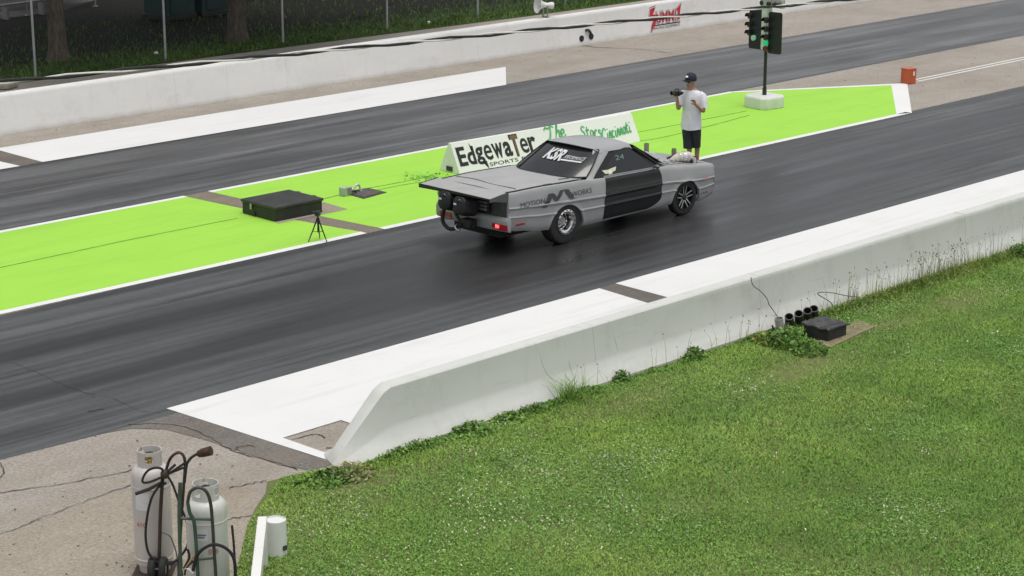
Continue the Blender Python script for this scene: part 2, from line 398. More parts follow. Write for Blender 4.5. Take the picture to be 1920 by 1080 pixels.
# ------------------------------------------------------------------ concrete walls
def wall_mat(name, c, dirt):
    k = N(name); p = k.pos(); sx = k.n('ShaderNodeSeparateXYZ'); k.L(p, sx.inputs[0])
    b = k.noise(k.mapv(p, (.5, .5, 1.5)), 1.2, 6, .6); f = k.noise(p, 40, 4, .7)
    cc = k.ramp(b, [(.3, tuple(v*.93 for v in c)), (.7, c)])
    drip = k.noise(k.mapv(p, (3.5, 3.5, .35)), 1.3, 6, .7)
    cc = k.mix(k.ramp(drip, [(.55, (0, 0, 0)), (.8, (.28,)*3)]), cc, dirt)
    splash = k.math('ADD', sx.outputs[2], k.math('MULTIPLY', k.noise(p, 2.5, 6, .7), .22))     # mud splashed up from the foot
    cc = k.mix(k.ramp(splash, [(.08, (.65,)*3), (.24, (0, 0, 0))]), cc, dirt)
    sc = k.noise(k.mapv(p, (.9, 1.5, 9)), 1.3, 7, .75); cc = k.mix(k.ramp(sc, [(.60, (0, 0, 0)), (.74, (.32,)*3)]), cc, (.22, .21, .20))   # rub marks
    bl = k.noise(p, 1.1, 7, .75); cc = k.mix(k.ramp(bl, [(.52, (0, 0, 0)), (.72, (.30,)*3)]), cc, dirt)
    vo = k.n('ShaderNodeTexVoronoi'); k.L(p, vo.inputs['Vector']); vo.inputs['Scale'].default_value = 3.5
    cc = k.mix(k.ramp(vo.outputs['Distance'], [(.03, (.5,)*3), (.06, (0, 0, 0))]), cc, dirt)
    k.col(cc); k.bump(f, .25, .004); return k.set(.75, 0, .3)
m_wall = wall_mat('painted_wall', (.60, .61, .575), (.34, .33, .27))
m_wall2 = wall_mat('far_painted_wall', (.74, .73, .715), (.42, .38, .32))
PROF = [(0, 0), (.0, .06), (.03, .09), (.145, .29), (.165, .36), (.212, .79), (.218, .842), (.236, .86), (.414, .86), (.432, .842), (.438, .79), (.485, .36), (.505, .29), (.62, .09), (.65, .06), (.65, 0)]
PROF2 = [(0, 0), (0, .04), (.015, .09), (.095, .79), (.105, .835), (.13, .86), (.33, .86), (.355, .835), (.365, .79), (.445, .09), (.46, .04), (.46, 0)]
def barrier(name, xs, y0, zc, mat, label, dirv=lambda x: 0, prof=PROF, skew=0):
    t = thing(name, label, 'barrier', (xs[0], y0, 0))
    mb = MB()
    mb.ring([[Vector((x-xs[0]+skew*(a/.65)*max(0, 1-(x-xs[0])/1.4), a+dirv(x), b/.86*zc(x))) for a, b in prof] for x in xs], True, True, True)
    o = mb.build('wall_body', mat, t, smooth=40)
    return t
XN0, XN1 = 14.38, 15.38
HN = lambda x: .755+.065*max(0, min(1, (x-15)/14))
def zc(x):
    u = (x-XN0)/(XN1-XN0)
    if u < 0: return .001
    h = HN(x)
    if u < .86: return .02+u*h/.94
    return min(h, .02+.86*h/.94+(u-.86)*.37) if u < 1.15 else h
xs = [XN0+i*.04 for i in range(36)]+[16.5, 18, 20, 25, 30, 40, 60, 120, 200]
nb = barrier('concrete_barrier', xs, 16.95, zc, m_wall, 'white painted concrete barrier with sloped end beside the lawn', lambda x: -.003*(x-14), skew=.26)
jm = M('near_joint', (.34, .33, .30), .95)  # grey of the joint lines across the near barrier
for jx in (18.9, 22.35, 27.6, 33.0):
    jb = MB(); pts = []
    for a, b in PROF[1:9]:
        pts.append((jx-XN0+random.uniform(-.006, .006), a-.003*(jx-14)+.001, b*HN(jx)/.86-.001))
    jb.tube(pts, .003, 5); jb.build('wall_joint', jm, nb)
# hairline cracks in the face
for path in (((1011, 646), (1016, 662), (1019, 676), (1022, 690), (1030, 705), (1040, 716)), ((1148, 603), (1154, 620), (1157, 640), (1160, 658)), ((1058, 632), (1066, 648), (1069, 680), (1071, 705))):
    jb = MB(); pts = []
    for q in path:
        P0 = PY(q[0], q[1], 17.09); z_ = P0.z*.86/HN(P0.x); pts.append((P0.x-XN0, (.165+(z_-.36)*.116 if z_ > .36 else .145+(z_-.29)*.29 if z_ > .29 else .03+(z_-.09)*.575)-.003*(P0.x-14)-.001, P0.z))
    jb.tube(smoothpath(pts, 4), .0022, 5); jb.build('hairline_crack', M('crack_grey', (.36, .35, .33), .9), nb)
fbx = [-40, -10, 10, 20, 24, 28, 32, 36, 40, 44, 48, 60, 100, 200]
fb = barrier('concrete_barrier', fbx, 37.33, lambda x: .86, m_wall2, 'long white concrete barrier with red sponsor emblem along the far lane', prof=PROF2)
for jx in (27.2, 30.4, 36.7, 42.9):
    jb = MB(); jb.tube([(jx+40, a+.001, b-.001) for a, b in PROF2[1:7]], .003, 5); jb.build('wall_joint', M('far_joint', (.5, .49, .47), .95), fb)
# drain holes
for q in ((1088, 72), (1106, 68)):
    P0 = PY(*q, 37.40); hb = MB()
    hb.lathe([(.085, 0), (.085, .03), (.07, .03), (.07, .004)], (0, 0, 0), 'Y', 18)
    o = hb.build('drain_hole', m_black, fb, loc=(P0.x+40, P0.y-37.33-.062, P0.z))
hk = MB(); P0 = PY(1106, 60, 37.34)
hk.tube(smoothpath([(P0.x+40-.16, -.02+.03, P0.z+.06), (P0.x+40-.05, .0, P0.z+.05), (P0.x+40+.03, .0, P0.z-.06), (P0.x+40, .03, P0.z-.16)]), .035, 8)
hk.build('drain_pipe', m_black, fb)
# sponsor emblem painted on the far wall
FACE_N = Vector((0, -1, .1)).normalized()
def wall_pt(px, py):
    P0 = PY(px, py, 37.38); Y = 37.345+(P0.z-.09)*.1143; P0 = PY(px, py, Y); return P0
m_red = M('emblem_red', (.50, .02, .03), .6); m_navy = M('emblem_black', (.015, .015, .02), .6); m_ew = M('emblem_white', (.85, .85, .85), .6)
A0 = wall_pt(1218, 62); A1 = wall_pt(1280, 52)
wd = A1.x-A0.x
U = Vector((1, 0, 0)); V = Vector((0, .1143, 1)).normalized()
def emblem(name, mat, items, off):
    mb = MB()
    for vs, fs in items: mb.add(onplane(vs, (A0.x+40, A0.y-37.33, A0.z), U, V, FACE_N, off), fs)
    return mb.build(name, mat, fb, smooth=0)
def fit(t, w, h, x, y, **kw):
    vs, fs = text_geo(t, 1, **kw); return fit_text(vs, w, h, x, y), fs
big = [fit('UMMI', wd*.60, .30, wd*.22, .24, bold=.015, shear=.12)]
sS = ([(wd*.06, .66, 0), (wd*.22, .70, 0), (wd*.17, .58, 0), (wd*.12, .50, 0), (wd*.30, .46, 0), (wd*.17, .20, 0), (wd*.03, -.02, 0), (wd*.07, .22, 0), (wd*.14, .34, 0), (wd*.0, .38, 0)], [(0, 1, 2, 3, 9), (3, 4, 8, 9), (4, 5, 7, 8), (5, 6, 7)])
sT = ([(wd*.84, .26, 0), (wd*.92, .26, 0), (wd*.95, .50, 0), (wd*1.0, .70, 0), (wd*.82, .54, 0), (wd*.88, .50, 0)], [(0, 1, 2, 5), (5, 2, 3, 4)])
def grow(it, d):
    out = []
    for vs, fs in it:
        cx = sum(v[0] for v in vs)/len(vs); cy = sum(v[1] for v in vs)/len(vs)
        out.append(([(cx+(v[0]-cx)*(1+d*2.2), cy+(v[1]-cy)*(1+d*2), 0) for v in vs], fs))
    return out
emblem('emblem_outline', m_navy, [fit('UMMI', wd*.64, .36, wd*.20, .21, bold=.04, shear=.12)]+grow([sS, sT], .07), .004)
emblem('emblem_inline', m_ew, [fit('UMMI', wd*.62, .33, wd*.21, .225, bold=.02, shear=.12)]+grow([sS, sT], .035), .007)
emblem('emblem_letters', m_red, big+[sS, sT], .010)
emblem('emblem_caption', m_navy, [fit('RACING EQUIPMENT', wd*.78, .085, wd*.14, .06, bold=.0), ([(wd*.15, .17, 0), (wd*.93, .17, 0), (wd*.93, .20, 0), (wd*.15, .20, 0)], [(0, 1, 2, 3)])], .008)

# ------------------------------------------------------------------ horn on the far wall
hp = PY(1024, 37, 37.55)
hs_ = thing('horn_loudspeaker', 'white horn loudspeaker standing on top of the far concrete barrier', 'loudspeaker', (hp.x, 37.56, .86))
dirn = Vector((-.90, .36, .12)).normalized()
m_horn = M('horn_white', (.72, .72, .70), .5)
def along(prof, o, d, n=24):
    d = Vector(d).normalized(); a = Vector((0, 0, 1)); u = d.cross(a).normalized(); v = d.cross(u)
    return [[Vector(o)+d*h+(u*math.cos(2*PI*k/n)+v*math.sin(2*PI*k/n))*r for k in range(n)] for r, h in prof]
hb = MB(); hb.ring(along([(.06, -.06), (.07, .02), (.09, .08), (.13, .15), (.19, .21), (.235, .235), (.225, .237), (.15, .17), (.05, .08)], (-.02, 0, .33), dirn), True, True, True); hb.build('bell', m_horn, hs_)
hb = MB(); hb.ring(along([(.085, -.22), (.09, -.20), (.09, -.12), (.07, -.10), (.06, -.04)], (-.02, 0, .33), dirn)); hb.build('driver', m_horn, hs_)
hb = MB(); hb.ring(along([(.05, -.27), (.06, -.22)], (-.02, 0, .33), dirn)); hb.build('end_cap', m_black, hs_)
hb = MB(); hb.box((-.02, 0, .02), (.14, .12, .02)); hb.box((-.02, -.08, .16), (.05, .012, .3)); hb.box((-.02, .08, .16), (.05, .012, .3)); hb.box((-.02, 0, .035), (.05, .17, .012)); hb.build('bracket', m_steel, hs_)

# ------------------------------------------------------------------ overhead twisted cable
cab_px = [(-160, 163), (0, 152), (130, 143), (290, 131), (430, 116), (520, 104), (700, 88), (850, 77), (960, 63), (1060, 50), (1160, 37), (1280, 27), (1340, 17), (1460, 10), (1560, 3), (1700, -8)]
cp = [PY(x, y, 11.2) for x, y in cab_px]
sp = []
NS = 400; X0c, X1c = -25.0, 60.0
cx_ = np.array([q.x for q in cp]); cz_ = np.array([q.z for q in cp]); co_ = np.polyfit(cx_, cz_, 2)
cb = thing('overhead_cable', 'black twisted overhead cable with a pale bare strand crossing the view', 'cable', (0, 11.2, 0))
for s_, (mt, rr, off) in enumerate(((m_black, .0100, 0), (M('bare_strand', (.72, .71, .68), .5), .0068, PI))):
    pts = []
    for i in range(NS+1):
        x = X0c+(X1c-X0c)*i/NS; z = float(np.polyval(co_, x)); a = 2*PI*x/.95+off
        pts.append((x, .010*math.cos(a), z+.010*math.sin(a)))
    mb = MB(); mb.tube(pts, rr, 6); mb.build('strand', mt, cb)

# ------------------------------------------------------------------ chain link fence
fx = [23.6, 27.4, 31.3, 35.2, 39.0, 42.6, 46.4, 50.2]
fn = thing('chain_link_fence', 'galvanised chain link fence with slim posts behind the far barrier', 'fence', (fx[0], 43.4, 0))
for x in fx:
    mb = MB(); mb.tube([(x-fx[0], 0, -.05), (x-fx[0], 0, 2.45)], .032, 10); mb.ball((x-fx[0], 0, 2.45), .045, 8); mb.build('post', m_galv, fn)
mb = MB(); mb.tube([(0, 0, 2.38), (fx[-1]-fx[0], 0, 2.38)], .022, 8); mb.build('top_rail', m_galv, fn)
mb = MB(); L = fx[-1]-fx[0]; hh = 2.3; st = .075; nn = int((L+hh)/st)
for i in range(nn):
    for sg in (1, -1):
        x0 = -hh+i*st; a = (x0, 0.05) if sg == 1 else (x0+hh, 0.05); d = hh*sg
        t0, t1 = 0., 1.
        xa, xb = a[0], a[0]+d
        lo, hi = 0, L
        if sg == 1: t0 = max(0, (lo-xa)/d); t1 = min(1, (hi-xa)/d)
        else: t0 = max(0, (hi-xa)/d); t1 = min(1, (lo-xa)/d)
        if t1 <= t0: continue
        mb.tube([(xa+d*t0, .035+.003*sg, .05+hh*t0), (xa+d*t1, .035+.003*sg, .05+hh*t1)], .0011, 3, caps=False)
mb.build('wire_mesh', M('wire', (.12, .13, .13), .6, .5), fn)

# ------------------------------------------------------------------ trees behind the fence
k = N('bark'); p = k.obj(); f = k.noise(k.mapv(p, (6, 6, 1.2)), 3, 7, .7)
k.col(k.ramp(f, [(.3, (.06, .05, .038)), (.55, (.13, .11, .085)), (.75, (.22, .19, .15))])); k.bump(f, .9, .04); m_bark = k.set(.9, 0, .2)
m_leaf = leaf_mat('tree_leaf', (.02, .045, .012), (.04, .08, .02), (.07, .12, .03))
def quads_cloud(centers, sizes, rng, flat=0.0):
    n = len(centers); a = rng.normal(size=(n, 3)); a[:, 2] += flat*np.sign(a[:, 2]+1e-9)*2; a /= np.linalg.norm(a, axis=1)[:, None]
    b = rng.normal(size=(n, 3)); b -= (b*a).sum(1)[:, None]*a; b /= np.linalg.norm(b, axis=1)[:, None]; c = np.cross(a, b)
    s = sizes[:, None]
    v = np.stack([centers-b*s*.9, centers-c*s*.45+a*s*.1, centers+b*s*.9, centers+c*s*.45+a*s*.1], 1).reshape(-1, 3)
    return v
def fast_mesh(name, v, fsize, mat, rnd=None, parent=None, smooth=False):
    nv = len(v); nf = nv//fsize
    me = bpy.data.meshes.new(name); me.vertices.add(nv); me.vertices.foreach_set('co', np.ascontiguousarray(v, dtype=np.float32).ravel())
    me.loops.add(nv); me.loops.foreach_set('vertex_index', np.arange(nv, dtype=np.int32))
    me.polygons.add(nf); me.polygons.foreach_set('loop_start', np.arange(0, nv, fsize, dtype=np.int32)); me.polygons.foreach_set('loop_total', np.full(nf, fsize, dtype=np.int32))
    me.update(calc_edges=True); me.validate()
    if rnd is not None:
        at = me.attributes.new('rnd', 'FLOAT', 'POINT'); at.data.foreach_set('value', np.repeat(rnd, fsize).astype(np.float32))
    me.materials.append(mat); o = bpy.data.objects.new(name, me); COL.objects.link(o)
    if parent is not None: o.parent = parent
    return o
def big_tree(loc, r, h, crown_r, label, seed):
    rng = np.random.default_rng(seed); rd = random.Random(seed)
    t = thing('shade_tree', label, 'tree', loc, 0, 'shade trees behind the fence')
    mb = MB(); rings = []; n = 22
    for i in range(15):
        z = h*i/14; rr = r*(1+.42*math.exp(-z/.22))*(1-.35*i/14)
        rings.append([Vector(((rr*(1+.08*math.sin(5*2*PI*k2/n+z)+.05*rd.uniform(-1, 1)))*math.cos(2*PI*k2/n), (rr*(1+.08*math.sin(4*2*PI*k2/n)))*math.sin(2*PI*k2/n), z)) for k2 in range(n)])
    mb.ring(rings)
    for j in range(7):
        a = 2*PI*j/7+rd.uniform(-.3, .3); z0 = h*rd.uniform(.7, .98); ln = crown_r*rd.uniform(.6, .9)
        pts = smoothpath([(0, 0, z0), (ln*.35*math.cos(a), ln*.35*math.sin(a), z0+ln*.35), (ln*math.cos(a+.2), ln*math.sin(a+.2), z0+ln*.65)], 4)
        mb.tube(pts, [r*.5*(1-.85*i/(len(pts)-1)) for i in range(len(pts))], 8)
    mb.build('trunk', m_bark, t, smooth=60)
    cs = []
    for j in range(46):
        a = rd.uniform(0, 2*PI); q = crown_r*math.sqrt(rd.random()); zz = h+rd.uniform(.2, crown_r*.9)*(1.1-.5*(q/crown_r)**2)
        m2 = 190; c = rng.normal(size=(m2, 3))*np.array([.85, .85, .5])+np.array([q*math.cos(a), q*math.sin(a), zz]); cs.append(c)
    c = np.concatenate(cs); v = quads_cloud(c, rng.uniform(.14, .28, len(c)), rng, .4)
    fast_mesh('crown', v, 4, m_leaf, rng.random(len(c)), t)
    return t
T1 = G(110, 113); T2 = G(445, 77)
big_tree((T1.x, T1.y, 0), .235, 4.2, 6.5, 'thick grey brown tree trunk behind the fence at far left', 1)
big_tree((T2.x, T2.y, 0), .245, 4.0, 6.5, 'grey brown tree trunk beside the teal cabins behind the fence', 2)

# things in the shade behind the fence
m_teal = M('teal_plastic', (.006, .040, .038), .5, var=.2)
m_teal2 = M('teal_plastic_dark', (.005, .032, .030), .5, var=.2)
def cabin(x, y, label):
    t = thing('portable_toilet', label, 'portable toilet', (x, y, .016), 0, 'teal cabins behind the fence')
    mb = MB(); mb.box((0, 0, .1), (1.12, 1.15, .14)); mb.build('skid_base', m_black, t, bevel=.01)
    mb = MB(); mb.box((0, 0, 1.15), (1.06, 1.08, 2.0)); mb.build('wall', m_teal, t, bevel=.03)
    mb = MB(); mb.box((0, -.555, 1.1), (.72, .03, 1.8)); d = mb.build('door', m_teal2, t, bevel=.01)
    mb = MB(); mb.box((.28, -.585, 1.1), (.05, .03, .16)); mb.build('handle', m_steel, d)
    mb = MB(); mb.ring([[(-.56, y2, 2.15+.0) for y2 in (-.57, .57)]+[(.56, y2, 2.15) for y2 in (.57, -.57)], [(-.4, y2, 2.32) for y2 in (-.4, .4)]+[(.4, y2, 2.32) for y2 in (.4, -.4)]]); mb.build('roof', M('pale_roof', (.3, .32, .32), .5), t, bevel=.01)
cabin(35.95, 49.55, 'left one of two teal portable toilets behind the fence')
cabin(37.25, 49.55, 'teal portable toilet nearest the right hand tree trunk')
cn = thing('canopy_tent', 'canopy tent on slim white legs in the shade behind the fence', 'canopy', (33.43, 53.17, .016))
for dx, dy in ((0, 0), (2.6, .3), (0, 2.9), (2.6, 3.2)):
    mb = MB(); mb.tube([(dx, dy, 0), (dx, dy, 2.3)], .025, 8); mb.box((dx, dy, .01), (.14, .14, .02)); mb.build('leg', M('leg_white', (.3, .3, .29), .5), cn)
mb = MB(); mb.ring([[(-.2, -.2, 2.3), (2.8, 0, 2.3), (2.8, 3.5, 2.3), (-.2, 3.2, 2.3)], [(-.2, -.2, 2.5), (2.8, 0, 2.5), (2.8, 3.5, 2.5), (-.2, 3.2, 2.5)], [(1.2, 1.5, 3.2), (1.4, 1.5, 3.2), (1.4, 1.7, 3.2), (1.2, 1.7, 3.2)]]); mb.build('cover', M('canopy_cloth', (.10, .11, .12), .8), cn)
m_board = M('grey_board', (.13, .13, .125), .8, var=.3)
def bench(loc, rz, label, L_=1.8):
    t = thing('bench', label, 'bench', loc, rz, 'pale benches in the shade')
    mb = MB(); mb.box((0, 0, .43), (L_, .26, .04)); mb.build('seat', m_board, t, bevel=.006)
    for s in (-1, 1):
        mb = MB(); mb.box((s*L_*.38, 0, .205), (.05, .24, .41)); mb.build('leg', m_steel, t)
    return t
bench((G(45, 33).x, G(45, 33).y, .016), R(8), 'pale bench under the canopy at the far left')
bench((G(452, 4).x, G(452, 4).y, .012), R(-3), 'pale bench behind the tree trunk beside the teal cabins', 1.6)
pb = G(690, 345)

# small litter
lt = MB(); lt.ball((0, 0, .05), (.06, .05, .05), 8); q = G(293, 104)
tag(lt.build('paper_cup', m_ew, loc=(q.x, q.y, .01)), 'small white cup lying in the grass at a fence post', 'litter')
lt = MB(); lt.ball((0, 0, .05), (.05, .05, .045), 8); q = G(804, 46)
tag(lt.build('paper_scrap', m_ew, loc=(q.x, q.y, .01)), 'small white scrap lying in grass between two fence posts', 'litter')
lt = MB(); lt.box((0, 0, .06), (.5, .3, .12), .4); q = G(14, 166)
tag(lt.build('concrete_chunk', m_conc2, loc=(q.x, q.y, .01), bevel=.03), 'broken concrete chunk on the path behind the far barrier', 'rubble')

# ------------------------------------------------------------------ sponsor sign on the island
SN = Vector((26.70, 27.70, .0085)); SRZ = R(-3.6); SU = Vector((math.cos(SRZ), math.sin(SRZ), 0)); SV2 = Vector((-SU.y, SU.x, 0))
SL, SW, SH = 4.90, .62, .565
sg = thing('sponsor_sign', 'long white tent shaped sign board lettered in black and green on the island', 'sign', SN, SRZ)
m_sign = paint_mat('sign_white', (.78, .78, .76), (.55, .56, .5), (.6, 3, 1), (.6, .8), .3, .6)
mb = MB(); sec = [(0, .0), (SW/2-.03, SH), (SW/2+.03, SH), (SW, 0)]
mb.ring([[(0, a, b) for a, b in sec], [(SL, a, b) for a, b in sec]]); mb.build('board', m_sign, sg, smooth=0, bevel=.006)
mb = MB(); mb.box((-.012, .30, .07), (.02, .17, .09)); mb.build('end_plate', m_satin, sg, bevel=.003)
fv = Vector((0, SW/2-.03, SH)).normalized(); fn_ = Vector((1, 0, 0)).cross(fv)
Wv = SV2*fv.y+Vector((0, 0, fv.z)); Wn = SU.cross(Wv)
def SUV(px, py):
    r = ray(px, py); o = Vector((0, 0, H)); t = (SN-o).dot(Wn)/r.dot(Wn); q = o+r*t-SN; return q.dot(SU), q.dot(Wv)
def sdec(name, mat, items, off=.004):
    mb = MB()
    for vs, fs in items: mb.add([Vector((1, 0, 0))*v[0]+fv*v[1]+fn_*off for v in vs], fs)
    return mb.build(name, mat, sg, smooth=0)
m_ink = M('sign_ink', (.012, .014, .012), .5); m_brown = M('sign_brown', (.16, .10, .045), .5); m_sgreen = M('sign_green', (.10, .50, .16), .5)
e0 = SUV(863, 311); e1 = SUV(1018, 283); X_0 = e0[0]; Wd = e1[0]-e0[0]; b0 = .145
def letter(c, x, w_, y, h_, **kw):
    return fit(c, w_, h_, x, y, **kw)
lets = []; x = X_0; u_ = Wd/9.3
spec = [('E', 1.0, 0, .385), ('d', .95, 0, .37), ('g', .95, -.03, .35), ('e', .95, .03, .31), ('w', 1.25, .03, .31), ('a', .95, .03, .31)]
for c, ww, dy, h_ in spec:
    lets.append(letter(c, x, u_*ww*.93, b0+dy, h_, bold=.012 if c == 'e' else .03)); x += u_*ww
# long spikes of the lettering
xd = X_0+u_*1.0+u_*.95*.8
lets.append(([(xd-.04, b0+.28, 0), (xd+.02, b0+.28, 0), (xd-.05, b0+.44, 0)], [(0, 1, 2)]))
xg = X_0+u_*1.95+u_*.75
lets.append(([(xg-.07, b0+.03, 0), (xg+.05, b0+.03, 0), (xg+.06, b0-.14, 0)], [(0, 2, 1)]))
Tx = x
x += u_*.95
for c in 'er':
    lets.append(letter(c, x, u_*.88, b0+.04, .31, bold=.012 if c == 'e' else .03)); x += u_*.95
for it in lets: sdec('letter', m_ink, [it])
sdec('tall_letter_edge', m_ink, [letter('T', Tx-.02, u_*.98, b0-.0, .46, bold=.04)], .004)
sdec('tall_letter', m_brown, [letter('T', Tx+.01, u_*.85, b0+.02, .42, bold=.03)], .007)
q0 = SUV(919, 311)
sdec('small_lettering', m_ink, [fit('SPORTS', .74, .075, q0[0], .05, bold=.006)], .004)
sdec('small_lettering', m_ink, [fit('PARK', .50, .075, q0[0]+.84, .05, bold=.006)], .004)
STROKES = {   # hand lettered script, pen strokes in a unit box
 'T': [[(-.25, .72), (-.1, .92), (.15, .84), (.45, .95), (.75, .88)], [(.42, .9), (.36, .5), (.22, .08), (.05, .0)]],
 'h': [[(.05, 0), (.2, .5), (.32, 1.0), (.36, .95), (.2, .4)], [(.16, .3), (.38, .55), (.5, .48), (.44, .1), (.62, .08)]],
 'e': [[(.05, .25), (.35, .3), (.42, .5), (.25, .58), (.1, .35), (.15, .05), (.35, .0), (.55, .18)]],
 'S': [[(.7, .85), (.5, 1.0), (.25, .85), (.3, .6), (.55, .45), (.55, .15), (.25, 0), (.0, .15)]],
 't': [[(.3, .95), (.2, .3), (.3, .0), (.5, .12)], [(.02, .62), (.55, .68)]],
 'a': [[(.5, .55), (.25, .6), (.08, .3), (.2, .02), (.42, .2), (.5, .55), (.46, .12), (.62, .06)]],
 'r': [[(.08, 0), (.18, .55)], [(.14, .35), (.32, .6), (.5, .55)]],
 's': [[(.45, .5), (.25, .6), (.15, .42), (.4, .25), (.35, .02), (.05, .05)]],
 'C': [[(.75, .75), (.55, 1.0), (.2, .8), (.05, .4), (.25, .02), (.65, .15)]],
 'i': [[(.18, .55), (.12, .15), (.22, .0), (.34, .1)], [(.26, .82), (.28, .88)]],
 'n': [[(.06, 0), (.16, .55)], [(.12, .35), (.32, .6), (.44, .45), (.38, .08), (.55, .06)]],
 'c': [[(.45, .5), (.25, .6), (.08, .3), (.22, .0), (.46, .1)]]}
ADV = {'T': .75, 'i': .36, 'C': .8, 'S': .75}
def script(t, p0, p1, h_, r):
    a = SUV(*p0); b = SUV(*p1); tot = sum(ADV.get(c, .56) for c in t); wid = b[0]-a[0]; x = 0; sl_ = (b[1]-a[1])/wid
    g = thing_part('green_script', sg)
    for lay, rr, mt in ((.004, r*1.55, M('sign_dark_green', (.03, .20, .08), .5)), (.010, r, m_sgreen)):
        x = 0
        mb = MB()
        for c in t:
            for st in STROKES[c]:
                P = []
                for q in smoothpath([Vector((q[0], q[1], 0)) for q in st], 5):
                    u_ = (x+q.x)/tot*wid; v_ = q.y*h_; P.append(Vector((1, 0, 0))*(a[0]+u_+.12*v_)+fv*(a[1]+sl_*u_+v_)+fn_*lay)
                n2 = len(P); L = []; Q = []
                for k4, p4 in enumerate(P):
                    tv = (P[min(k4+1, n2-1)]-P[max(k4-1, 0)]).normalized(); sv = tv.cross(fn_)*rr*(.6+.5*math.sin(PI*k4/(n2-1))); L.append(p4+sv); Q.append(p4-sv)
                mb.add(L+Q, [(k4, k4+1, n2+k4+1, n2+k4) for k4 in range(n2-1)])
            x += ADV.get(c, .56)
        mb.build('script_edge' if lay < .006 else 'script_fill', mt, g, smooth=0)
def thing_part(name, parent):
    o = bpy.data.objects.new(name, None); COL.objects.link(o); o.parent = parent; return o
script('The', (1028, 262), (1062, 256), .27, .013)
script('Stars', (1090, 259), (1130, 256), .24, .012)
script('Cincinnati', (1131, 264), (1184, 247), .24, .012)

# ------------------------------------------------------------------ timing box, cover, cables on the island
bx = thing('timing_box', 'flat black box standing across the bare start strip on the island', 'equipment box', (22.26, 27.60, .012), R(-1))
mb = MB(); mb.box((0, 0, .105), (1.04, .94, .21)); mb.build('case', M('box_black', (.020, .022, .019), .6, var=.3, bump=.2), bx, bevel=.012)
mb = MB(); mb.box((0, 0, .235), (1.08, .98, .05)); mb.build('lid', M('lid_black', (.034, .034, .033), .5, var=.35, scale=4, bump=.15), bx, bevel=.010)
mb = MB(); mb.box((-.55, .18, .17), (.02, .05, .10)); mb.build('latch', m_steel, bx, bevel=.003)
mb = MB(); mb.box((-.53, .12, .05), (.02, .06, .06)); mb.build('cable_port', m_black, bx)
for yy_ in (-.2, .25):
    mb = MB(); mb.tube([(.545, yy_-.05, .23), (.575, yy_-.05, .25), (.575, yy_+.05, .25), (.545, yy_+.05, .23)], .008, 6); mb.build('handle', m_steel, bx)
cvp = [G(*q) for q in ((638, 362), (682, 374), (725, 362), (690, 354))]; cc_ = sum(cvp, Vector())/4
cv = thing('hatch_cover', 'dark steel hatch cover set in the green island', 'hatch', (cc_.x, cc_.y, .0085))
mb = MB(); mb.slab([(q.x-cc_.x, q.y-cc_.y, 0) for q in cvp], (0, 0, .012)); mb.build('plate', M('hatch_steel', (.07, .065, .06), .6, .3, var=.3), cv, bevel=.004)
mb = MB(); mb.slab([((q.x-cc_.x)*.8, (q.y-cc_.y)*.8, .012) for q in cvp], (0, 0, .006)); mb.build('tread', M('tread_steel', (.11, .10, .095), .6, .3, var=.5, scale=30), cv)
jp = G(651, 368)
jb = thing('junction_box', 'small grey junction box with a bent silver conduit at the hatch cover', 'junction box', (jp.x, jp.y+.05, .0085), R(5))
mb = MB(); mb.box((0, 0, .08), (.20, .14, .16)); mb.build('housing', M('pale_green_grey', (.36, .44, .33), .6), jb, bevel=.012)
mb = MB(); mb.box((.04, -.076, .09), (.10, .02, .12)); mb.build('outlet_cover', M('grey_cover', (.22, .22, .21), .5), jb, bevel=.006)
mb = MB(); mb.tube(smoothpath([(.09, .0, .08), (.2, .0, .085), (.27, -.02, .15), (.34, -.02, .14), (.38, -.03, .02)]), .022, 10); mb.build('conduit', M('pale_conduit', (.58, .58, .54), .4), jb)
mb = MB(); mb.tube(smoothpath([(.09, -.03, .05), (.22, -.06, .06), (.3, .04, .02), (.42, .03, .02)]), .014, 8); mb.build('plug_lead', m_black, jb)
m_cab = M('green_splashed_cable', (.16, .33, .04), .6, var=.4, scale=3)
def ground_cable(name, label, pts, r=.0055, mat=m_cab, wob=.012):
    P = smoothpath([Vector((x, y, .008+r)) for x, y in pts], 8); P = [p+Vector((0, random.uniform(-wob, wob)*.4, 0)) for p in P]
    c0 = P[0].copy(); mb = MB(); mb.tube([p-c0 for p in P], r, 6)
    return tag(mb.build(name, mat, loc=c0), label, 'cable')
ground_cable('ground_cable', 'thin dark cable on green paint from the left edge to the timing box', [(8, 27.7), (16.7, 27.8), (19, 27.86), (21.45, 27.83)])
ground_cable('ground_cable', 'thin cable on green paint between timing box and junction box', [(22.8, 27.78), (23.3, 27.9), (24.0, 27.98)])
ground_cable('ground_cable', 'thin cable on green paint from hatch cover to the sponsor sign', [tuple(G(*q)[:2]) for q in ((680, 356), (740, 345), (800, 333), (826, 326))])
ground_cable('ground_cable', 'fainter cable on green paint nearer the car, hatch cover to sign', [tuple(G(*q)[:2]) for q in ((700, 359), (760, 347), (820, 338))], .005)
ground_cable('ground_cable', 'upper cable on green paint from the sign to the starting light', [tuple(G(*q)[:2]) for q in ((1190, 250), (1270, 235), (1340, 221), (1400, 209))])
ground_cable('ground_cable', 'lower cable on green paint from the sign to the starting light', [tuple(G(*q)[:2]) for q in ((1196, 266), (1240, 259), (1320, 240), (1405, 217))])
# ragged dark green turf mat by the sign end
tf = quads_cloud(np.array([[G(*q).x, G(*q).y, .02] for q in [(800+random.gauss(0, 22), 334+random.gauss(0, 4)) for _ in range(160)]]), RNG.uniform(.02, .05, 160), RNG, .6)
tag(fast_mesh('weed_scraps', tf, 4, leaf_mat('scrap_green', (.12, .34, .05), (.2, .5, .07), (.2, .5, .1)), RNG.random(160)), kind='stuff')

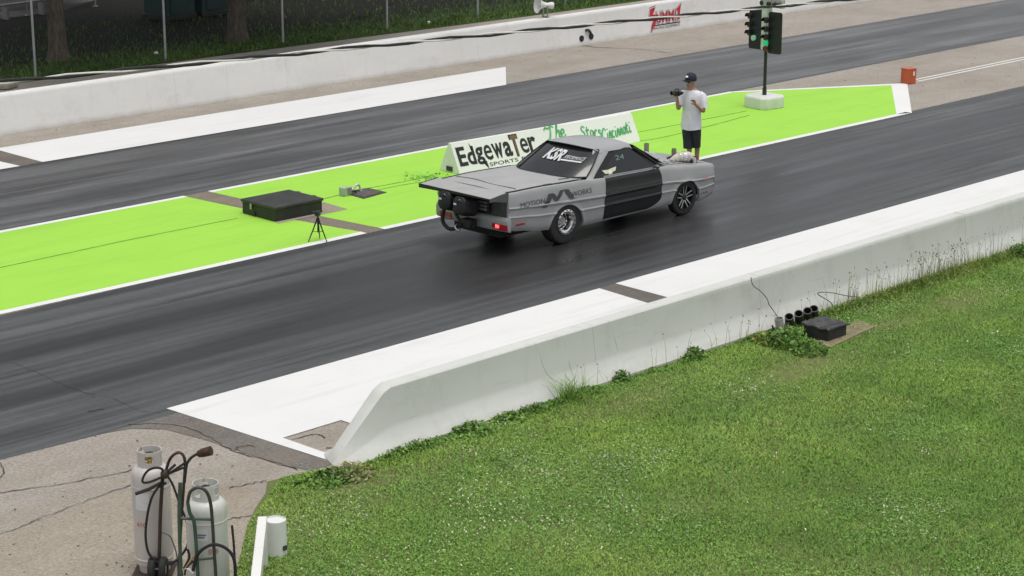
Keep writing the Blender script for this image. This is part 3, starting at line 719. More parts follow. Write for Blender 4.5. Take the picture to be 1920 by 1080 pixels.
# ------------------------------------------------------------------ small tripod
tp0 = G(597, 452)
tr = thing('camera_tripod', 'small black camera on a tripod at the white island edge line', 'tripod', (tp0.x, tp0.y, .009), R(25))
for k_ in range(3):
    a = 2*PI*k_/3+.3
    mb = MB(); mb.tube([(.018*math.cos(a), .018*math.sin(a), .36), (.10*math.cos(a), .10*math.sin(a), .17), (.18*math.cos(a), .18*math.sin(a), .0)], [.014, .012, .009], 8); mb.build('leg', m_satin, tr)
    mb = MB(); mb.tube([(0, 0, .15), (.10*math.cos(a), .10*math.sin(a), .17)], .005, 6); mb.build('brace', m_satin, tr)
mb = MB(); mb.tube([(0, 0, .14), (0, 0, .42)], .014, 10); mb.lathe([(.03, .345), (.03, .385)]); mb.build('centre_post', m_satin, tr)
mb = MB(); mb.box((0, 0, .465), (.10, .07, .085)); hd = mb.build('camera', m_satin, tr, bevel=.008)
mb = MB(); mb.lathe([(.03, .03), (.03, .085), (.022, .088)], (0, 0, .47), 'Y'); mb.build('lens', m_black, hd)

# ------------------------------------------------------------------ starting light tree
L0 = G(1432.5, 201)
lx = thing('starting_light', 'black and white starting light tree with green lamps on a white concrete block', 'starting light', (L0.x, L0.y, .0085), R(45)-PI/2+YAW*0)
lx.rotation_euler = (0, 0, R(-8))
m_blk = paint_mat('block_white', (.70, .70, .68), (.42, .42, .36), (2, 2, 2), (.55, .8), .5)
def chamf(w_, d_, c): return [(-w_/2+c, -d_/2), (w_/2-c, -d_/2), (w_/2, -d_/2+c), (w_/2, d_/2-c), (w_/2-c, d_/2), (-w_/2+c, d_/2), (-w_/2, d_/2-c), (-w_/2, -d_/2+c)]
mb = MB(); mb.ring([[(x*.98, y*.98, 0) for x, y in chamf(.73, .73, .11)], [(x, y, .03) for x, y in chamf(.73, .73, .11)], [(x, y, .24) for x, y in chamf(.73, .73, .11)], [(x*.93, y*.93, .275) for x, y in chamf(.73, .73, .11)]])
mb.build('base_block', m_blk, lx, bevel=.012)
mb = MB(); mb.tube([(0, 0, .26), (0, 0, 1.34)], .038, 12); mb.tube([(0, 0, .27), (0, 0, .42)], .05, 12); mb.build('pole', m_satin, lx)
mb = MB(); mb.tube([(.05, .02, .27), (.06, .01, .42), (.02, 0, .55)], .012, 6); mb.build('lead', m_black, lx)
zb, zt_ = 1.27, 2.20
mb = MB(); mb.box((0, 0, (zb+zt_)/2+.03), (.17, .17, zt_-zb)); mb.build('light_column', M('column_white', (.62, .68, .60), .5), lx, bevel=.008)
m_pan = M('panel_black', (.014, .016, .016), .4, var=.2)
def panel(y0, y1, x0, x1, dz):   # dark board behind a lamp column, seen from the start line
    mb = MB(); n = 4; c = .05
    pts = []
    for (cy, cz, a0) in ((y1, zt_+dz, 0), (y0, zt_+dz, 90), (y0, zb+dz, 180), (y1, zb+dz, 270)):
        sy = -1 if cy == max(y0, y1) else 1; sz = -1 if cz > 2 else 1
        for i in range(n+1):
            a = R(a0+90*i/n); pts.append((cy+sy*c+c*math.cos(a)*(1 if True else 1), cz+sz*c+c*math.sin(a)))
    P = []
    for y, z in pts:
        t = (y-y0)/(y1-y0); P.append((x0+(x1-x0)*t, y, z))
    mb.slab(P, (.02, 0, 0)); return mb.build('backboard', m_pan, lx, smooth=20)
panel(.085, .56, .03, .0, .0)
panel(-.44, -.085, .03, -.03, -.04)
def lamp(y, z, x, on=None, hood=True):
    mb = MB(); mb.lathe([(.062, .0), (.062, -.05)], (x, y, z), 'X', 16)
    o = mb.build('lamp', M('lamp_glass', (.05, .03, .01), .2) if on is None else M('lamp_'+on[0], on[1], .3, emit=on[1], es=on[2]), lx)
    if hood:
        h_ = MB(); n = 12; ra = []
        for hx, rr in ((x, .075), (x-.11, .075)):
            ra.append([(hx, y+rr*math.cos(R(-15+210*i/n)), z+rr*math.sin(R(-15+210*i/n))) for i in range(n+1)])
        ri = [[(q[0], y+(q[1]-y)*.93, z+(q[2]-z)*.93) for q in r_] for r_ in ra]
        h_.ring(ra, False, False, False); h_.ring(ri, False, False, False)
        h_.add(ra[1]+ri[1], [(i, i+1, n+2+i, n+1+i) for i in range(n)])
        h_.build('hood', m_satin, o)
    return o
for z in (2.00, 1.80, 1.62):
    lamp(.52, z, -.0); lamp(-.10, z-.03, -.09)
lamp(.38, 1.52, .0, ('pale_green', (.30, .55, .42), .1), False)
lamp(-.10, 1.47, -.09, ('green', (.015, .40, .16), .55), False)
lamp(-.10, 1.34, -.09, ('dim_red', (.10, .02, .02), .0), False)
mb = MB(); mb.box((0, 0, 2.38), (.15, .30, .22)); mb.box((.02, -.32, 2.36), (.10, .34, .20)); mb.build('stage_box', M('stage_grey', (.42, .42, .39), .5), lx, bevel=.01)
for y in (.1, -.12, -.30, -.43):
    mb = MB(); mb.lathe([(.05, 0), (.05, -.05), (.03, -.07)], (-.05, y, 2.34), 'X', 14); mb.build('stage_lamp', m_black, lx)

# ------------------------------------------------------------------ orange box between the lanes
ob = G(1708, 157); oc = thing('orange_box', 'small orange box with a white tag at the island tip', 'marker box', (ob.x, ob.y+.08, .0085), R(-10))
mb = MB(); mb.box((0, 0, .17), (.27, .25, .34)); mb.build('case', M('orange_red', (.50, .10, .035), .6, var=.15), oc, bevel=.012)
mb = MB(); mb.box((0, 0, .352), (.285, .265, .022)); mb.build('lid', M('orange_lid', (.46, .11, .05), .5), oc, bevel=.005)
mb = MB(); mb.box((.05, -.128, .24), (.045, .006, .10)); mb.build('tag', m_ew, oc)

# ------------------------------------------------------------------ the drag car
car = thing('drag_car', 'grey drag racing pickup coupe with matt black doors leaving the start line', 'race car', (24.085, 23.375, .006), R(-1.0))
k = N('primer_grey'); p = k.obj()
k.col(k.ramp(k.noise(p, 2.2, 5, .6), [(.3, (.295, .30, .30)), (.7, (.33, .335, .335))])); k.bump(k.noise(p, 3, 2), .05, .01)
m_car = k.set(.32, 0, .5); k.b.inputs['Coat Weight'].default_value = .3; k.b.inputs['Coat Roughness'].default_value = .12
k = N('bed_cover_grey'); p = k.obj()
k.col(k.ramp(k.noise(p, 3, 6, .65), [(.3, (.33, .33, .325)), (.7, (.39, .39, .385))])); k.bump(k.noise(p, 2.2, 3), .12, .03); m_cov = k.set(.5, 0, .4)
m_door = M('door_black', (.010, .011, .012), .22, var=.15, scale=3)
m_glass = M('dark_glass', (.010, .011, .012), .06, var=.1, spec=.6)
m_glass2 = M('rear_glass', (.013, .014, .015), .10, var=.25, scale=3, spec=.6)
m_trim = M('black_trim', (.008, .008, .008), .5)
m_under = M('chassis_black', (.010, .010, .010), .8)
def lerp(tab, x):
    if x <= tab[0][0]: return tab[0][1]
    for (a, b), (c, d) in zip(tab, tab[1:]):
        if x <= c:
            t = (x-a)/(c-a); t = t*t*(3-2*t)*.5+t*.5; return b+(d-b)*t
    return tab[-1][1]
HW = [(-1.25, .845), (-1.1, .868), (-.6, .888), (0, .90), (1, .905), (2.2, .905), (3, .895), (3.4, .880), (3.70, .862), (3.85, .845)]
ZT = [(-1.25, 1.04), (-.6, 1.045), (.3, 1.02), (.97, .975), (2.35, .95), (3.0, .885), (3.4, .845), (3.85, .79)]
ZB = [(-1.25, .42), (-1.0, .385), (-.5, .31), (.45, .232), (2.45, .245), (2.7, .25), (3.3, .18), (3.5, .175), (3.85, .235)]
PRO = [(0, -.06), (.05, -.035), (.12, -.022), (.30, -.012), (.335, -.010), (.355, .006), (.372, .006), (.395, -.018), (.54, -.018), (.575, .004), (.60, .010), (.635, -.004), (.72, -.006), (.82, -.014), (.91, -.024), (.96, -.034), (.985, -.046), (1.0, -.070)]
def ypro(s):
    for (a, b), (c, d) in zip(PRO, PRO[1:]):
        if s <= c: return b+(d-b)*(s-a)/(c-a)
    return PRO[-1][1]
ARCH = [(.05, .268, .398), (3.05, .245, .372)]
def arch(x):
    z = -1
    for xc, zc2, r in ARCH:
        if abs(x-xc) < r: z = max(z, zc2+math.sqrt(r*r-(x-xc)**2))
    return z
def side_y(x, z):
    s = (z-lerp(ZB, x))/(lerp(ZT, x)-lerp(ZB, x)); s = max(0, min(1, s))
    y = lerp(HW, x)+ypro(s)
    for xc, zc2, r in ARCH:                     # flared lip round the wheel opening
        d = math.hypot(x-xc, z-zc2)-r
        if -.02 < d < .07 and z > zc2: y += .014*(1-max(0, d)/.07)
    return y
def frange(a, b, n): return [a+(b-a)*i/n for i in range(n+1)]
XS = sorted(set([round(v, 4) for v in frange(-1.25, 3.85, 96)]+[round(xc-r*math.cos(PI*i/36), 4) for xc, _, r in ARCH for i in range(37)]))
SS = sorted(set([q[0] for q in PRO]+[.2, .25, .45, .50, .66, .77, .86]))
mb = MB()
for sg_ in (-1, 1):
    vs = []
    for x in XS:
        a = arch(x); z0, z1 = lerp(ZB, x), lerp(ZT, x)
        for s in SS:
            z = max(z0+(z1-z0)*s, a); vs.append((x, sg_*side_y(x, z), z))
    ns = len(SS); fs = [(i*ns+j, (i+1)*ns+j, (i+1)*ns+j+1, i*ns+j+1) for i in range(len(XS)-1) for j in range(ns-1)]
    mb.add(vs, fs)
    # folded edge along the sill and round the wheel openings
    e = []
    for x in XS:
        z = max(lerp(ZB, x), arch(x)); y = side_y(x, z); e += [(x, sg_*y, z), (x, sg_*(y-.05), z+.0)]
    mb.add(e, [(2*i, 2*i+2, 2*i+3, 2*i+1) for i in range(len(XS)-1)])
# front deck, cowl and nose skin
def deck(u, v):
    x = 2.30+(3.85-2.30)*u; y = (lerp(HW, x)-.070)*(2*v-1); c = 1-(2*v-1)**2
    return (x, y, lerp(ZT, x)+.035*c*(1-.5*u))
mb.grid(deck, 14, 14)
def nose_s(u, v):
    y = (2*v-1); hw = lerp(HW, 3.85); zt2 = lerp(ZT, 3.85)
    x = 3.85+.05*(1-abs(y)**6)*max(0, math.sin(PI*min(1, u*1.05)))**.4
    return (x, y*(hw+ypro(u)*(1)), .235+(zt2-.235)*u+(.0175*(1-y*y) if u == 1 else 0))
mb.grid(nose_s, 8, 14)
# rear panel round the tailgate
def tail_s(u, v):
    y = (2*v-1); x = -1.25-.05*(1-y*y)
    return (x, y*(lerp(HW, -1.25)+ypro(u)), .42+(1.04-.42)*u)
mb.grid(tail_s, 14, 16)
body = mb.build('body', m_car, car, smooth=28)
# under tray and wheel housings
mb = MB(); mb.box((1.2, 0, .42), (4.7, 1.10, .34)); mb.box((1.55, 0, .40), (1.9, 1.6, .28)); mb.box((-.82, 0, .52), (.75, 1.5, .3)); mb.box((3.58, 0, .42), (.2, 1.45, .3))
mb.box((.05, 0, .80), (.95, 1.5, .16)); mb.box((3.05, 0, .72), (.85, 1.5, .10)); mb.tube([(.05, -.6, .375), (.05, .6, .375)], .06, 12)
mb.build('chassis', m_under, car, smooth=0)
# bed cover, black seam
def cover(u, v):
    x = -1.285+(.52+1.285)*u; y = (lerp(HW, x)-.115)*(2*v-1); c = 1-(2*v-1)**2
    return (x, y, lerp(ZT, x)+.004+.022*c*(1-u*.3)+.004*math.sin(9*u+4*v)*c)
mb = MB(); mb.grid(cover, 26, 20); cov = mb.build('bed_cover', m_cov, car)
for sg_ in (-1, 1):
    mb = MB(); pts = []
    for x in frange(-1.28, .40, 24): pts.append((x, sg_*(lerp(HW, x)-.10), lerp(ZT, x)+.003))
    mb.tube(pts, .013, 6)
    mb.build('bed_rail_seal', m_trim, car)
mb = MB()
mb.tube(smoothpath([(-.95, -.70, 1.062), (-1.0, -.2, 1.068), (-.93, .3, 1.068), (-.98, .68, 1.06)], 5), .006, 5); mb.build('cover_seam', M('seam_dark', (.10, .10, .10), .7), cov); mb = MB()
mb.tube([(-.2, -.76, 1.04), (-.38, -.75, 1.043)], .008, 5); mb.build('cover_seam', M('seam_dark', (.10, .10, .10), .7), cov); mb = MB(); mb.tube([(.12, -.62, 1.042), (.32, -.66, 1.036)], .010, 6)
mb.build('cover_seam', M('seam_dark', (.10, .10, .10), .7), cov)
# rear wing plate
mb = MB(); WL = [(-1.27, -.80, 1.060), (-1.27, .80, 1.060), (-1.66, .83, 1.018), (-1.66, -.83, 1.018)]
mb.slab(WL, (0, 0, -.016)); wing = mb.build('wing', m_cov, car, smooth=0)
mb = MB(); mb.slab([(-1.664, -.83, 1.022), (-1.664, -.83, .998), (-1.664, .83, .955), (-1.664, .83, 1.024)], (-.012, 0, 0)); mb.build('wing_lip', m_trim, wing, bevel=.003)
for sg_ in (-1, 1):
    y = sg_*.835; mb = MB()
    mb.slab([(-1.25, y, 1.062), (-1.672, y, 1.022), (-1.672, y, .965), (-1.55, y, .96), (-1.26, y, .90)], (0, sg_*.008, 0))
    mb.build('end_plate', m_trim if sg_ > 0 else M('plate_grey', (.075, .078, .078), .4), wing, smooth=0)
# tailgate, bumper
mb = MB(); mb.grid(lambda u, v: (-1.308+.05*(2*v-1)**2, .805*(2*v-1), .66+.345*u), 6, 14); tg = mb.build('tailgate', M('tailgate_grey', (.055, .058, .058), .45, var=.3), car)
mb = MB(); prof = [(-.02, .405), (.035, .41), (.058, .45), (.062, .58), (.05, .625), (.03, .64), (-.02, .645)]
ys = [-.86, -.85, -.80, -.70, -.4, 0, .4, .70, .80, .85, .86]
mb.ring([[(-1.28+.06*(abs(y)/.86)**3-dx*(1 if abs(y) < .855 else .2), y, z) for dx, z in prof] for y in ys], False, True, True)
bump = mb.build('rear_bumper', m_car, car, smooth=50)
mb = MB(); mb.grid(lambda u, v: (-1.315+.05*(2*v-1)**2, .80*(2*v-1), .648+.012*u), 1, 14); mb.build('bumper_gap', m_trim, bump)
m_tl = M('tail_red', (.34, .006, .02), .2, var=.3, scale=20); m_tl2 = M('tail_lit', (.8, .12, .12), .2, emit=(1, .12, .10), es=1.6)
for sg_ in (-1, 1):
    mb = MB()
    dy = 0 if sg_ < 0 else -.13
    mb.slab([(-1.332, sg_*.55+dy, .435), (-1.332, sg_*.55+dy, .535), (-1.278-.04*(sg_ > 0), sg_*.85+dy, .525), (-1.278-.04*(sg_ > 0), sg_*.85+dy, .43)], (-.012, 0, 0)); o = mb.build('tail_light', m_tl, car, smooth=0, bevel=.004)
    mb = MB(); mb.box((-1.335, sg_*.66+dy, .495), (.008, .08, .05)); mb.build('bulb', m_tl2 if sg_ < 0 else m_tl, o)
    mb = MB(); mb.box((-1.343, sg_*.62+dy, .455), (.006, .14, .03)); mb.build('reflector_strip', M('lens_pink', (.45, .12, .13), .2), o)
# side marker lamps
m_mk = M('marker_red', (.20, .05, .05), .3); m_mk2 = M('marker_pale', (.40, .26, .25), .3)
def skin_patch(x0, x1, z0, z1, off, sg_=-1, n=6):
    return lambda u, v: (x0+(x1-x0)*u, sg_*(side_y(x0+(x1-x0)*u, z0+(z1-z0)*v)+off), z0+(z1-z0)*v)
for sg_ in (-1, 1):
    mb = MB(); mb.grid(skin_patch(-1.14, -.88, .475, .565, .006, sg_), 6, 4); o = mb.build('side_marker', m_mk2, car)
    mb = MB(); mb.grid(skin_patch(-1.11, -.91, .49, .52, .010, sg_), 6, 2); mb.build('lens', m_mk, o)
    mb = MB(); mb.grid(skin_patch(3.50, 3.66, .555, .615, .006, sg_), 6, 3); mb.build('side_marker', m_mk2, car)
# fuel flap / vent slits on the front corner
for xx in (3.46, 3.54, 3.62):
    mb = MB(); mb.grid(skin_patch(xx, xx+.03, .30, .335, .004), 2, 2); mb.build('bumper_slot', m_trim, body)

# doors
def door_fn(sg_):
    def f(u, v):
        z = .272+(.955-.272)*v; 
        x0 = .925+.06*v; x1 = 2.36+.03*math.sin(PI*v)-.32*max(0, (.24-v)/.24)**2.0-.03*max(0, (v-.8)/.2)
        x = x0+(x1-x0)*u
        zt2 = lerp(ZT, x); z = min(.272+(zt2-.010-.272)*v, zt2-.003)
        return (x, sg_*(side_y(x, z)+.006), z)
    return f
for sg_ in (-1, 1):
    mb = MB(); fnc = door_fn(sg_); nu, nv = 40, 44; mb.grid(fnc, nu, nv)
    edge = [fnc(i/nu, 0) for i in range(nu+1)]+[fnc(1, j/nv) for j in range(1, nv+1)]+[fnc(1-i/nu, 1) for i in range(1, nu+1)]+[fnc(0, 1-j/nv) for j in range(1, nv)]
    inn = [(x, y-sg_*.012, z) for x, y, z in edge]; n = len(edge)
    mb.add(edge+inn, [(i, (i+1) % n, (i+1) % n+n, i+n) for i in range(n)])
    dr = mb.build('door', m_door, car, smooth=28)
    mb = MB(); mb.grid(skin_patch(1.05, 1.27, .70, .745, .011, sg_), 4, 3); mb.build('door_handle', M('handle_black', (.03, .03, .03), .4), dr)
    # window sill moulding
    mb = MB(); mb.tube([(x, sg_*(lerp(HW, x)-.075), lerp(ZT, x)+.008) for x in frange(.98, 2.22, 12)], .016, 6); mb.build('sill_moulding', M('sill_grey', (.20, .21, .21), .4), dr)
    # grey edge of the sill under the door
# cabin
def cy(z): return .815-(z-.97)*.50
def cab_poly(name, pts, mat, sg_, off, par=None, th=.01, bevel=0):
    mb = MB(); mb.slab([(x, sg_*(cy(z)+off), z) for x, z in pts], (0, -sg_*th, 0)); return mb.build(name, mat, par or car, smooth=0, bevel=bevel)
WIN = [(.93, .985), (2.28, .945), (2.20, 1.02), (1.90, 1.265), (1.83, 1.315), (1.74, 1.328), (1.52, 1.320), (1.42, 1.302), (1.365, 1.268)]
WIN0 = [(.68, .985), (2.38, .93), (2.27, 1.03), (1.91, 1.29), (1.84, 1.338), (1.74, 1.352), (1.47, 1.339), (1.29, 1.322), (1.205, 1.285)]
roof_z = lambda x, t: 1.445-.034*abs(t)**2.4-.062*max(0, (abs(t)-.82)/.18)**2.2-.035*((x-1.35)/.55)**2*(1 if x > 1.35 else .55)
for sg_ in (-1, 1):
    wi = cab_poly('side_window', WIN, m_glass, sg_, .006, th=.02)
    cab_poly('window_frame', WIN0, m_trim, sg_, .0, wi, .03)
    # sail panel behind the window
    def sail(u, v, sg_=sg_):
        zb2 = .985; z = zb2+(1.372-zb2)*v
        xr = .56+.47*v+.03*math.sin(PI*v) ; xf = .70+.65*v
        x = xr+(xf-xr)*u; zz = z+.028*v*(1-u)
        yy = cy(z)+.004+.010*math.sin(PI*v)+.04*(1-v)**4-(.085*(1-u)**2.5)*(.35+.65*v)
        return (x, sg_*yy, zz)
    mb = MB(); mb.grid(sail, 10, 16); mb.build('sail_panel', m_car, car)
    # windscreen pillar
    mb = MB(); mb.tube([(2.47, sg_*.79, .935), (2.2, sg_*.745, 1.12), (1.90, sg_*.66, 1.335)], [.022, .022, .03], 8); mb.build('windscreen_pillar', m_trim, car)
mb = MB()
mb.grid(lambda u, v: ((lambda x, t: (x+.09*abs(t)**6*max(0, 1-u*2.5)+.07*(1-t*t)*(-1 if u < .3 else (1 if u > .7 else 0))*abs(u-.5), t*(.634-.03*max(0, (x-1.5))), roof_z(x, t)))(1.0+(1.90-1.0)*u, 2*v-1)), 16, 26)
roof = mb.build('roof', m_car, car)
# rear window: sloping glass with curved lower corners
def rw(u, v, off=0.0, m=1.0):
    t = (2*v-1)*m; u2 = .5+(u-.5)*m
    hw2 = .800+(.600-.800)*u2+.020*math.sin(PI*u2)
    dip = .0
    x = .30+.74*u2-.06*(1-t*t)*(1-u2)+.30*abs(t)**4*(1-u2)+.07*abs(t)**6*u2+.03*abs(t)**4*math.sin(PI*u2)-.03*math.sin(PI*u2)
    z = 1.030+(1.392-1.030)*u2+.014*(1-t*t)*u2
    return (x-off*.5, t*hw2, z+off*.8)
mb = MB(); mb.grid(lambda u, v: rw(u, v), 14, 24); rg = mb.build('rear_window', m_glass2, car)
edge = [rw(0, i/30, .004) for i in range(31)]+[rw(i/12, 1, .004) for i in range(1, 13)]+[rw(1, 1-i/30, .004) for i in range(1, 31)]+[rw(1-i/12, 0, .004) for i in range(1, 12)]
mb = MB(); mb.tube(edge+[edge[0]], .013, 6); mb.build('window_seal', m_trim, rg)
# filler between bed cover and rear window foot
mb = MB(); mb.grid(lambda u, v: (.30+.30*u, (2*v-1)*(.79), 1.012+.01*(1-(2*v-1)**2)), 3, 8); mb.build('rear_ledge', m_trim, car)
# windscreen and cabin core
mb = MB(); mb.grid(lambda u, v: (2.62-.70*u+.10*(1-(2*v-1)**2)*(1-.6*u), (2*v-1)*(.78-.15*u), .945+.43*u), 8, 14); mb.build('windscreen', m_glass, car)
mb = MB(); mb.ring([[(.62, y, .9) for y in (-.6, .6)]+[(2.3, y, .9) for y in (.6, -.6)], [(1.14, y, 1.34) for y in (-.5, .5)]+[(1.75, y, 1.34) for y in (.5, -.5)]]); mb.build('cabin_interior', m_under, car, smooth=0)
# mirror
mb = MB(); mb.ball((2.22, -.92, .995), (.045, .06, .035), 12); mb.tube([(2.22, -.80, .965), (2.22, -.92, .99)], .02, 8); mb.build('door_mirror', M('mirror_grey', (.10, .105, .105), .3), car)
mb = MB(); mb.tube(smoothpath([(2.28, -.60, .97), (2.32, -.56, 1.04), (2.30, -.48, 1.06)], 5), .035, 8); mb.build('white_glove', M('glove_white', (.7, .7, .68), .8), car)
# hood with raised centre
def hood_fn(u, v):
    x = 2.52+(3.74-2.52)*u; t = 2*v-1; y = t*(.70-.05*u); c = 1-t*t
    r = math.exp(-(t/.52)**4)*(.075*(1-u)**.8+.01)
    return (x, y, lerp(ZT, x)+.036*c*(1-.5*u)+.012+r)
mb = MB(); mb.grid(hood_fn, 22, 30); mb.add([hood_fn(0, v/12) for v in range(13)]+[(2.52, (2*v/12-1)*.70, .93) for v in range(13)], [(i, i+1, 14+i, 13+i) for i in range(12)]); hood = mb.build('hood', m_car, car, smooth=50)
for sg_ in (-1, 1):
    mb = MB(); mb.tube([Vector(hood_fn(u/16, .5+sg_*.5))+Vector((0, sg_*.006, -.008)) for u in range(17)], .006, 5); mb.build('shut_line', m_trim, hood)
m_stack = M('stack_steel', (.27, .26, .22), .5, .5, var=.3, scale=12)
def pipe_up(x, y, z0, z1, r):
    mb = MB(); mb.lathe([(r, z0), (r, z1), (r*.86, z1), (r*.86, z0+.03)], (x, y, 0), 'Z', 20); mb.build('exhaust_stack', m_stack, car)
pipe_up(3.31, .30, .86, 1.075, .044); pipe_up(3.30, -.36, .86, 1.075, .044)
# heat wrapped intake with polished clamp
m_wrap = M('wrap_cream', (.55, .50, .43), .85, var=.25, scale=25, bump=.5)
mb = MB(); pth = smoothpath([(3.06, -.50, .90), (3.16, -.53, .945), (3.28, -.56, .965), (3.38, -.60, .955), (3.46, -.62, .91), (3.48, -.62, .85)], 6)
mb.tube(pth, [.045+.046*min(1, i/12) for i in range(len(pth))], 16); tb = mb.build('intake_pipe', m_wrap, car)
mb = MB(); mb.tube([(3.285, -.562, .963), (3.345, -.588, .962)], .098, 18); mb.build('pipe_clamp', m_chrome, tb)
mb = MB(); mb.tube([(3.215, -.545, .956), (3.24, -.551, .96)], .09, 18); mb.build('pipe_clamp', m_chrome, tb)
mb = MB(); mb.lathe([(.085, 0), (.09, .03), (.05, .04)], (3.46, -.70, .885), 'Y', 16); mb.build('pipe_mouth', m_black, tb)
mb = MB(); mb.tube(smoothpath([(3.02, -.45, .955), (3.12, -.47, .975), (3.2, -.49, .955)], 5), .02, 8); mb.build('hose_fitting', m_trim, car)
mb = MB(); mb.box((3.0, -.62, .94), (.10, .05, .02), .3); mb.box((2.72, -.50, 1.0), (.08, .04, .015), .5); mb.box((2.82, -.62, .965), (.16, .05, .012), .1); mb.build('hood_pin_plate', m_chrome, hood)
mb = MB(); mb.box((2.75, .2, 1.03), (.24, .16, .03)); mb.box((2.9, .42, 1.0), (.12, .1, .05)); mb.build('hood_scoop', m_car, hood, bevel=.012)
# wheels
m_tyre = M('tyre_black', (.022, .022, .022), .75, var=.25, scale=14)
def wheel(name, x, y, r, wd_, rim_r, front, sg_):
    t = bpy.data.objects.new(name, None); COL.objects.link(t); t.parent = car; t.location = (x, y, r-.003); t.empty_display_size = .1
    h = wd_/2
    mb = MB(); mb.lathe([(rim_r, -h*.86), (rim_r+.03, -h*.98), (r-.05, -h), (r-.018, -h*.93), (r, -h*.72), (r, h*.72), (r-.018, h*.93), (r-.05, h), (rim_r+.03, h*.98), (rim_r, h*.86)], (0, 0, 0), 'Y', 48, cap=False)
    mb.build('tyre', m_tyre, t, smooth=35)
    s = sg_
    if not front:
        mb = MB(); mb.lathe([(rim_r+.012, s*h*.96), (rim_r+.012, s*(h+.012)), (rim_r-.018, s*(h+.014)), (rim_r-.024, s*(h-.02)), (rim_r-.05, s*(h-.03)), (rim_r-.055, s*(h-.13)), (.085, s*(h-.15)), (.075, s*(h-.10)), (.0, s*(h-.10))], (0, 0, 0), 'Y', 40, cap=False)
        rm = mb.build('rim', m_chrome, t, smooth=35)
        mb = MB()
        for i in range(16):
            a = 2*PI*i/16; mb.lathe([(.009, s*(h+.008)), (.009, s*(h+.024))], ((rim_r-.003)*math.cos(a), 0, (rim_r-.003)*math.sin(a)), 'Y', 8)
        mb.build('beadlock_bolt', m_satin, rm)
        mb = MB()
        for i in range(15):
            a = 2*PI*i/15; rr = .115; mb.lathe([(.020, s*(h-.142)), (.020, s*(h-.128))], (rr*math.cos(a), 0, rr*math.sin(a)), 'Y', 10)
        mb.build('rim_hole', m_under, rm)
        mb = MB()
        for i in range(5):
            a = 2*PI*i/5; mb.lathe([(.012, s*(h-.10)), (.012, s*(h-.075)), (.0, s*(h-.07))], (.05*math.cos(a), 0, .05*math.sin(a)), 'Y', 8, cap=False)
        mb.build('wheel_stud', m_steel, rm)
    else:
        mb = MB(); mb.lathe([(rim_r+.008, s*h*.9), (rim_r+.006, s*(h+.004)), (rim_r-.012, s*(h+.004)), (rim_r-.018, s*(h-.09)), (.0, s*(h-.10))], (0, 0, 0), 'Y', 40, cap=False)
        rm = mb.build('rim', m_satin, t, smooth=35)
        mb = MB()
        for i in range(5):
            for d in (-1, 1):
                a = 2*PI*i/5+.3; b1 = a+d*.42; b2 = a+d*.20
                p0 = Vector((.055*math.cos(b1), s*(h-.02), .055*math.sin(b1))); p1 = Vector(((rim_r-.012)*math.cos(b2), s*(h-.004), (rim_r-.012)*math.sin(b2)))
                tv = (p1-p0).normalized(); sv = Vector((0, 1, 0)).cross(tv)*.0125
                mb.slab([p0-sv, p1-sv*.8, p1+sv*.8, p0+sv], (0, -s*.03, 0))
        mb.build('spoke', m_chrome, rm, smooth=0, bevel=.003)
        mb = MB(); mb.lathe([(.05, s*(h-.06)), (.05, s*(h-.015)), (.03, s*(h-.005)), (0, s*(h-.005))], (0, 0, 0), 'Y', 20, cap=False); mb.build('hub', m_satin, rm)
    return t
for sg_ in (-1, 1):
    wheel('rear_wheel', .05, sg_*.735, .375, .275, .200, False, sg_)
    wheel('front_wheel', 3.05, sg_*.775, .315, .17, .218, True, sg_)
# twin parachutes and plumbing on the back
m_pack = M('pack_black', (.010, .010, .013), .6, var=.4, scale=12, bump=.4, bscale=25)
def chute(y, z, lab):
    t = bpy.data.objects.new('parachute_pack', None); COL.objects.link(t); t.parent = car; t.location = (-1.52, y, z); t.rotation_euler = (0, R(8), 0)
    mb = MB(); q = .155
    mb.ring([[(xx, a*q*sc, b*q*sc*1.08) for a, b in ((-1, -.6), (-.6, -1), (.6, -1), (1, -.6), (1, .6), (.6, 1), (-.6, 1), (-1, .6))] for xx, sc in ((-.22, .55), (-.19, .88), (-.05, 1.0), (.10, .97), (.13, .9))])
    pk = mb.build('pack', m_pack, t, smooth=50, bevel=.012)
    mb = MB(); mb.tube(smoothpath([(-.12, -q-.005, .05), (-.24, -.02, .09), (-.14, q+.005, .05)], 5), .012, 6); mb.build('strap', m_trim, pk)
    mb = MB(); mb.box((-.19, -.04, .10), (.04, .06, .02), .4); mb.build('buckle', M('buckle_white', (.65, .66, .66), .4), pk)
    mb = MB(); mb.box((-.215, .06, .02), (.02, .06, .03)); mb.build('buckle', M('buckle_white', (.65, .66, .66), .4), pk)
    mb = MB(); mb.box((.17, 0, 0), (.10, .16, .16)); mb.build('mount', m_trim, t)
chute(.19, .82, 'a'); chute(-.16, .785, 'b')
mb = MB(); mb.box((-1.36, -.38, .80), (.05, .24, .23)); mp = mb.build('chute_bracket', m_trim, car, bevel=.01)
mb = MB()
for zz in (.86, .80, .745): mb.box((-1.395, -.38, zz), (.02, .19, .035))
mb.build('bracket_rib', m_steel, mp, bevel=.004)
mb = MB(); mb.tube(smoothpath([(-1.50, .34, .72), (-1.56, .37, .60), (-1.60, .34, .45), (-1.60, .22, .36), (-1.58, .08, .37), (-1.54, -.02, .46)], 6), .032, 10); mb.build('vent_hose', m_rub, car)
mb = MB(); mb.tube(smoothpath([(-1.50, .18, .70), (-1.56, .06, .60), (-1.56, -.06, .50), (-1.52, -.14, .44)], 6), .028, 10); mb.build('tether_strap', m_trim, car)
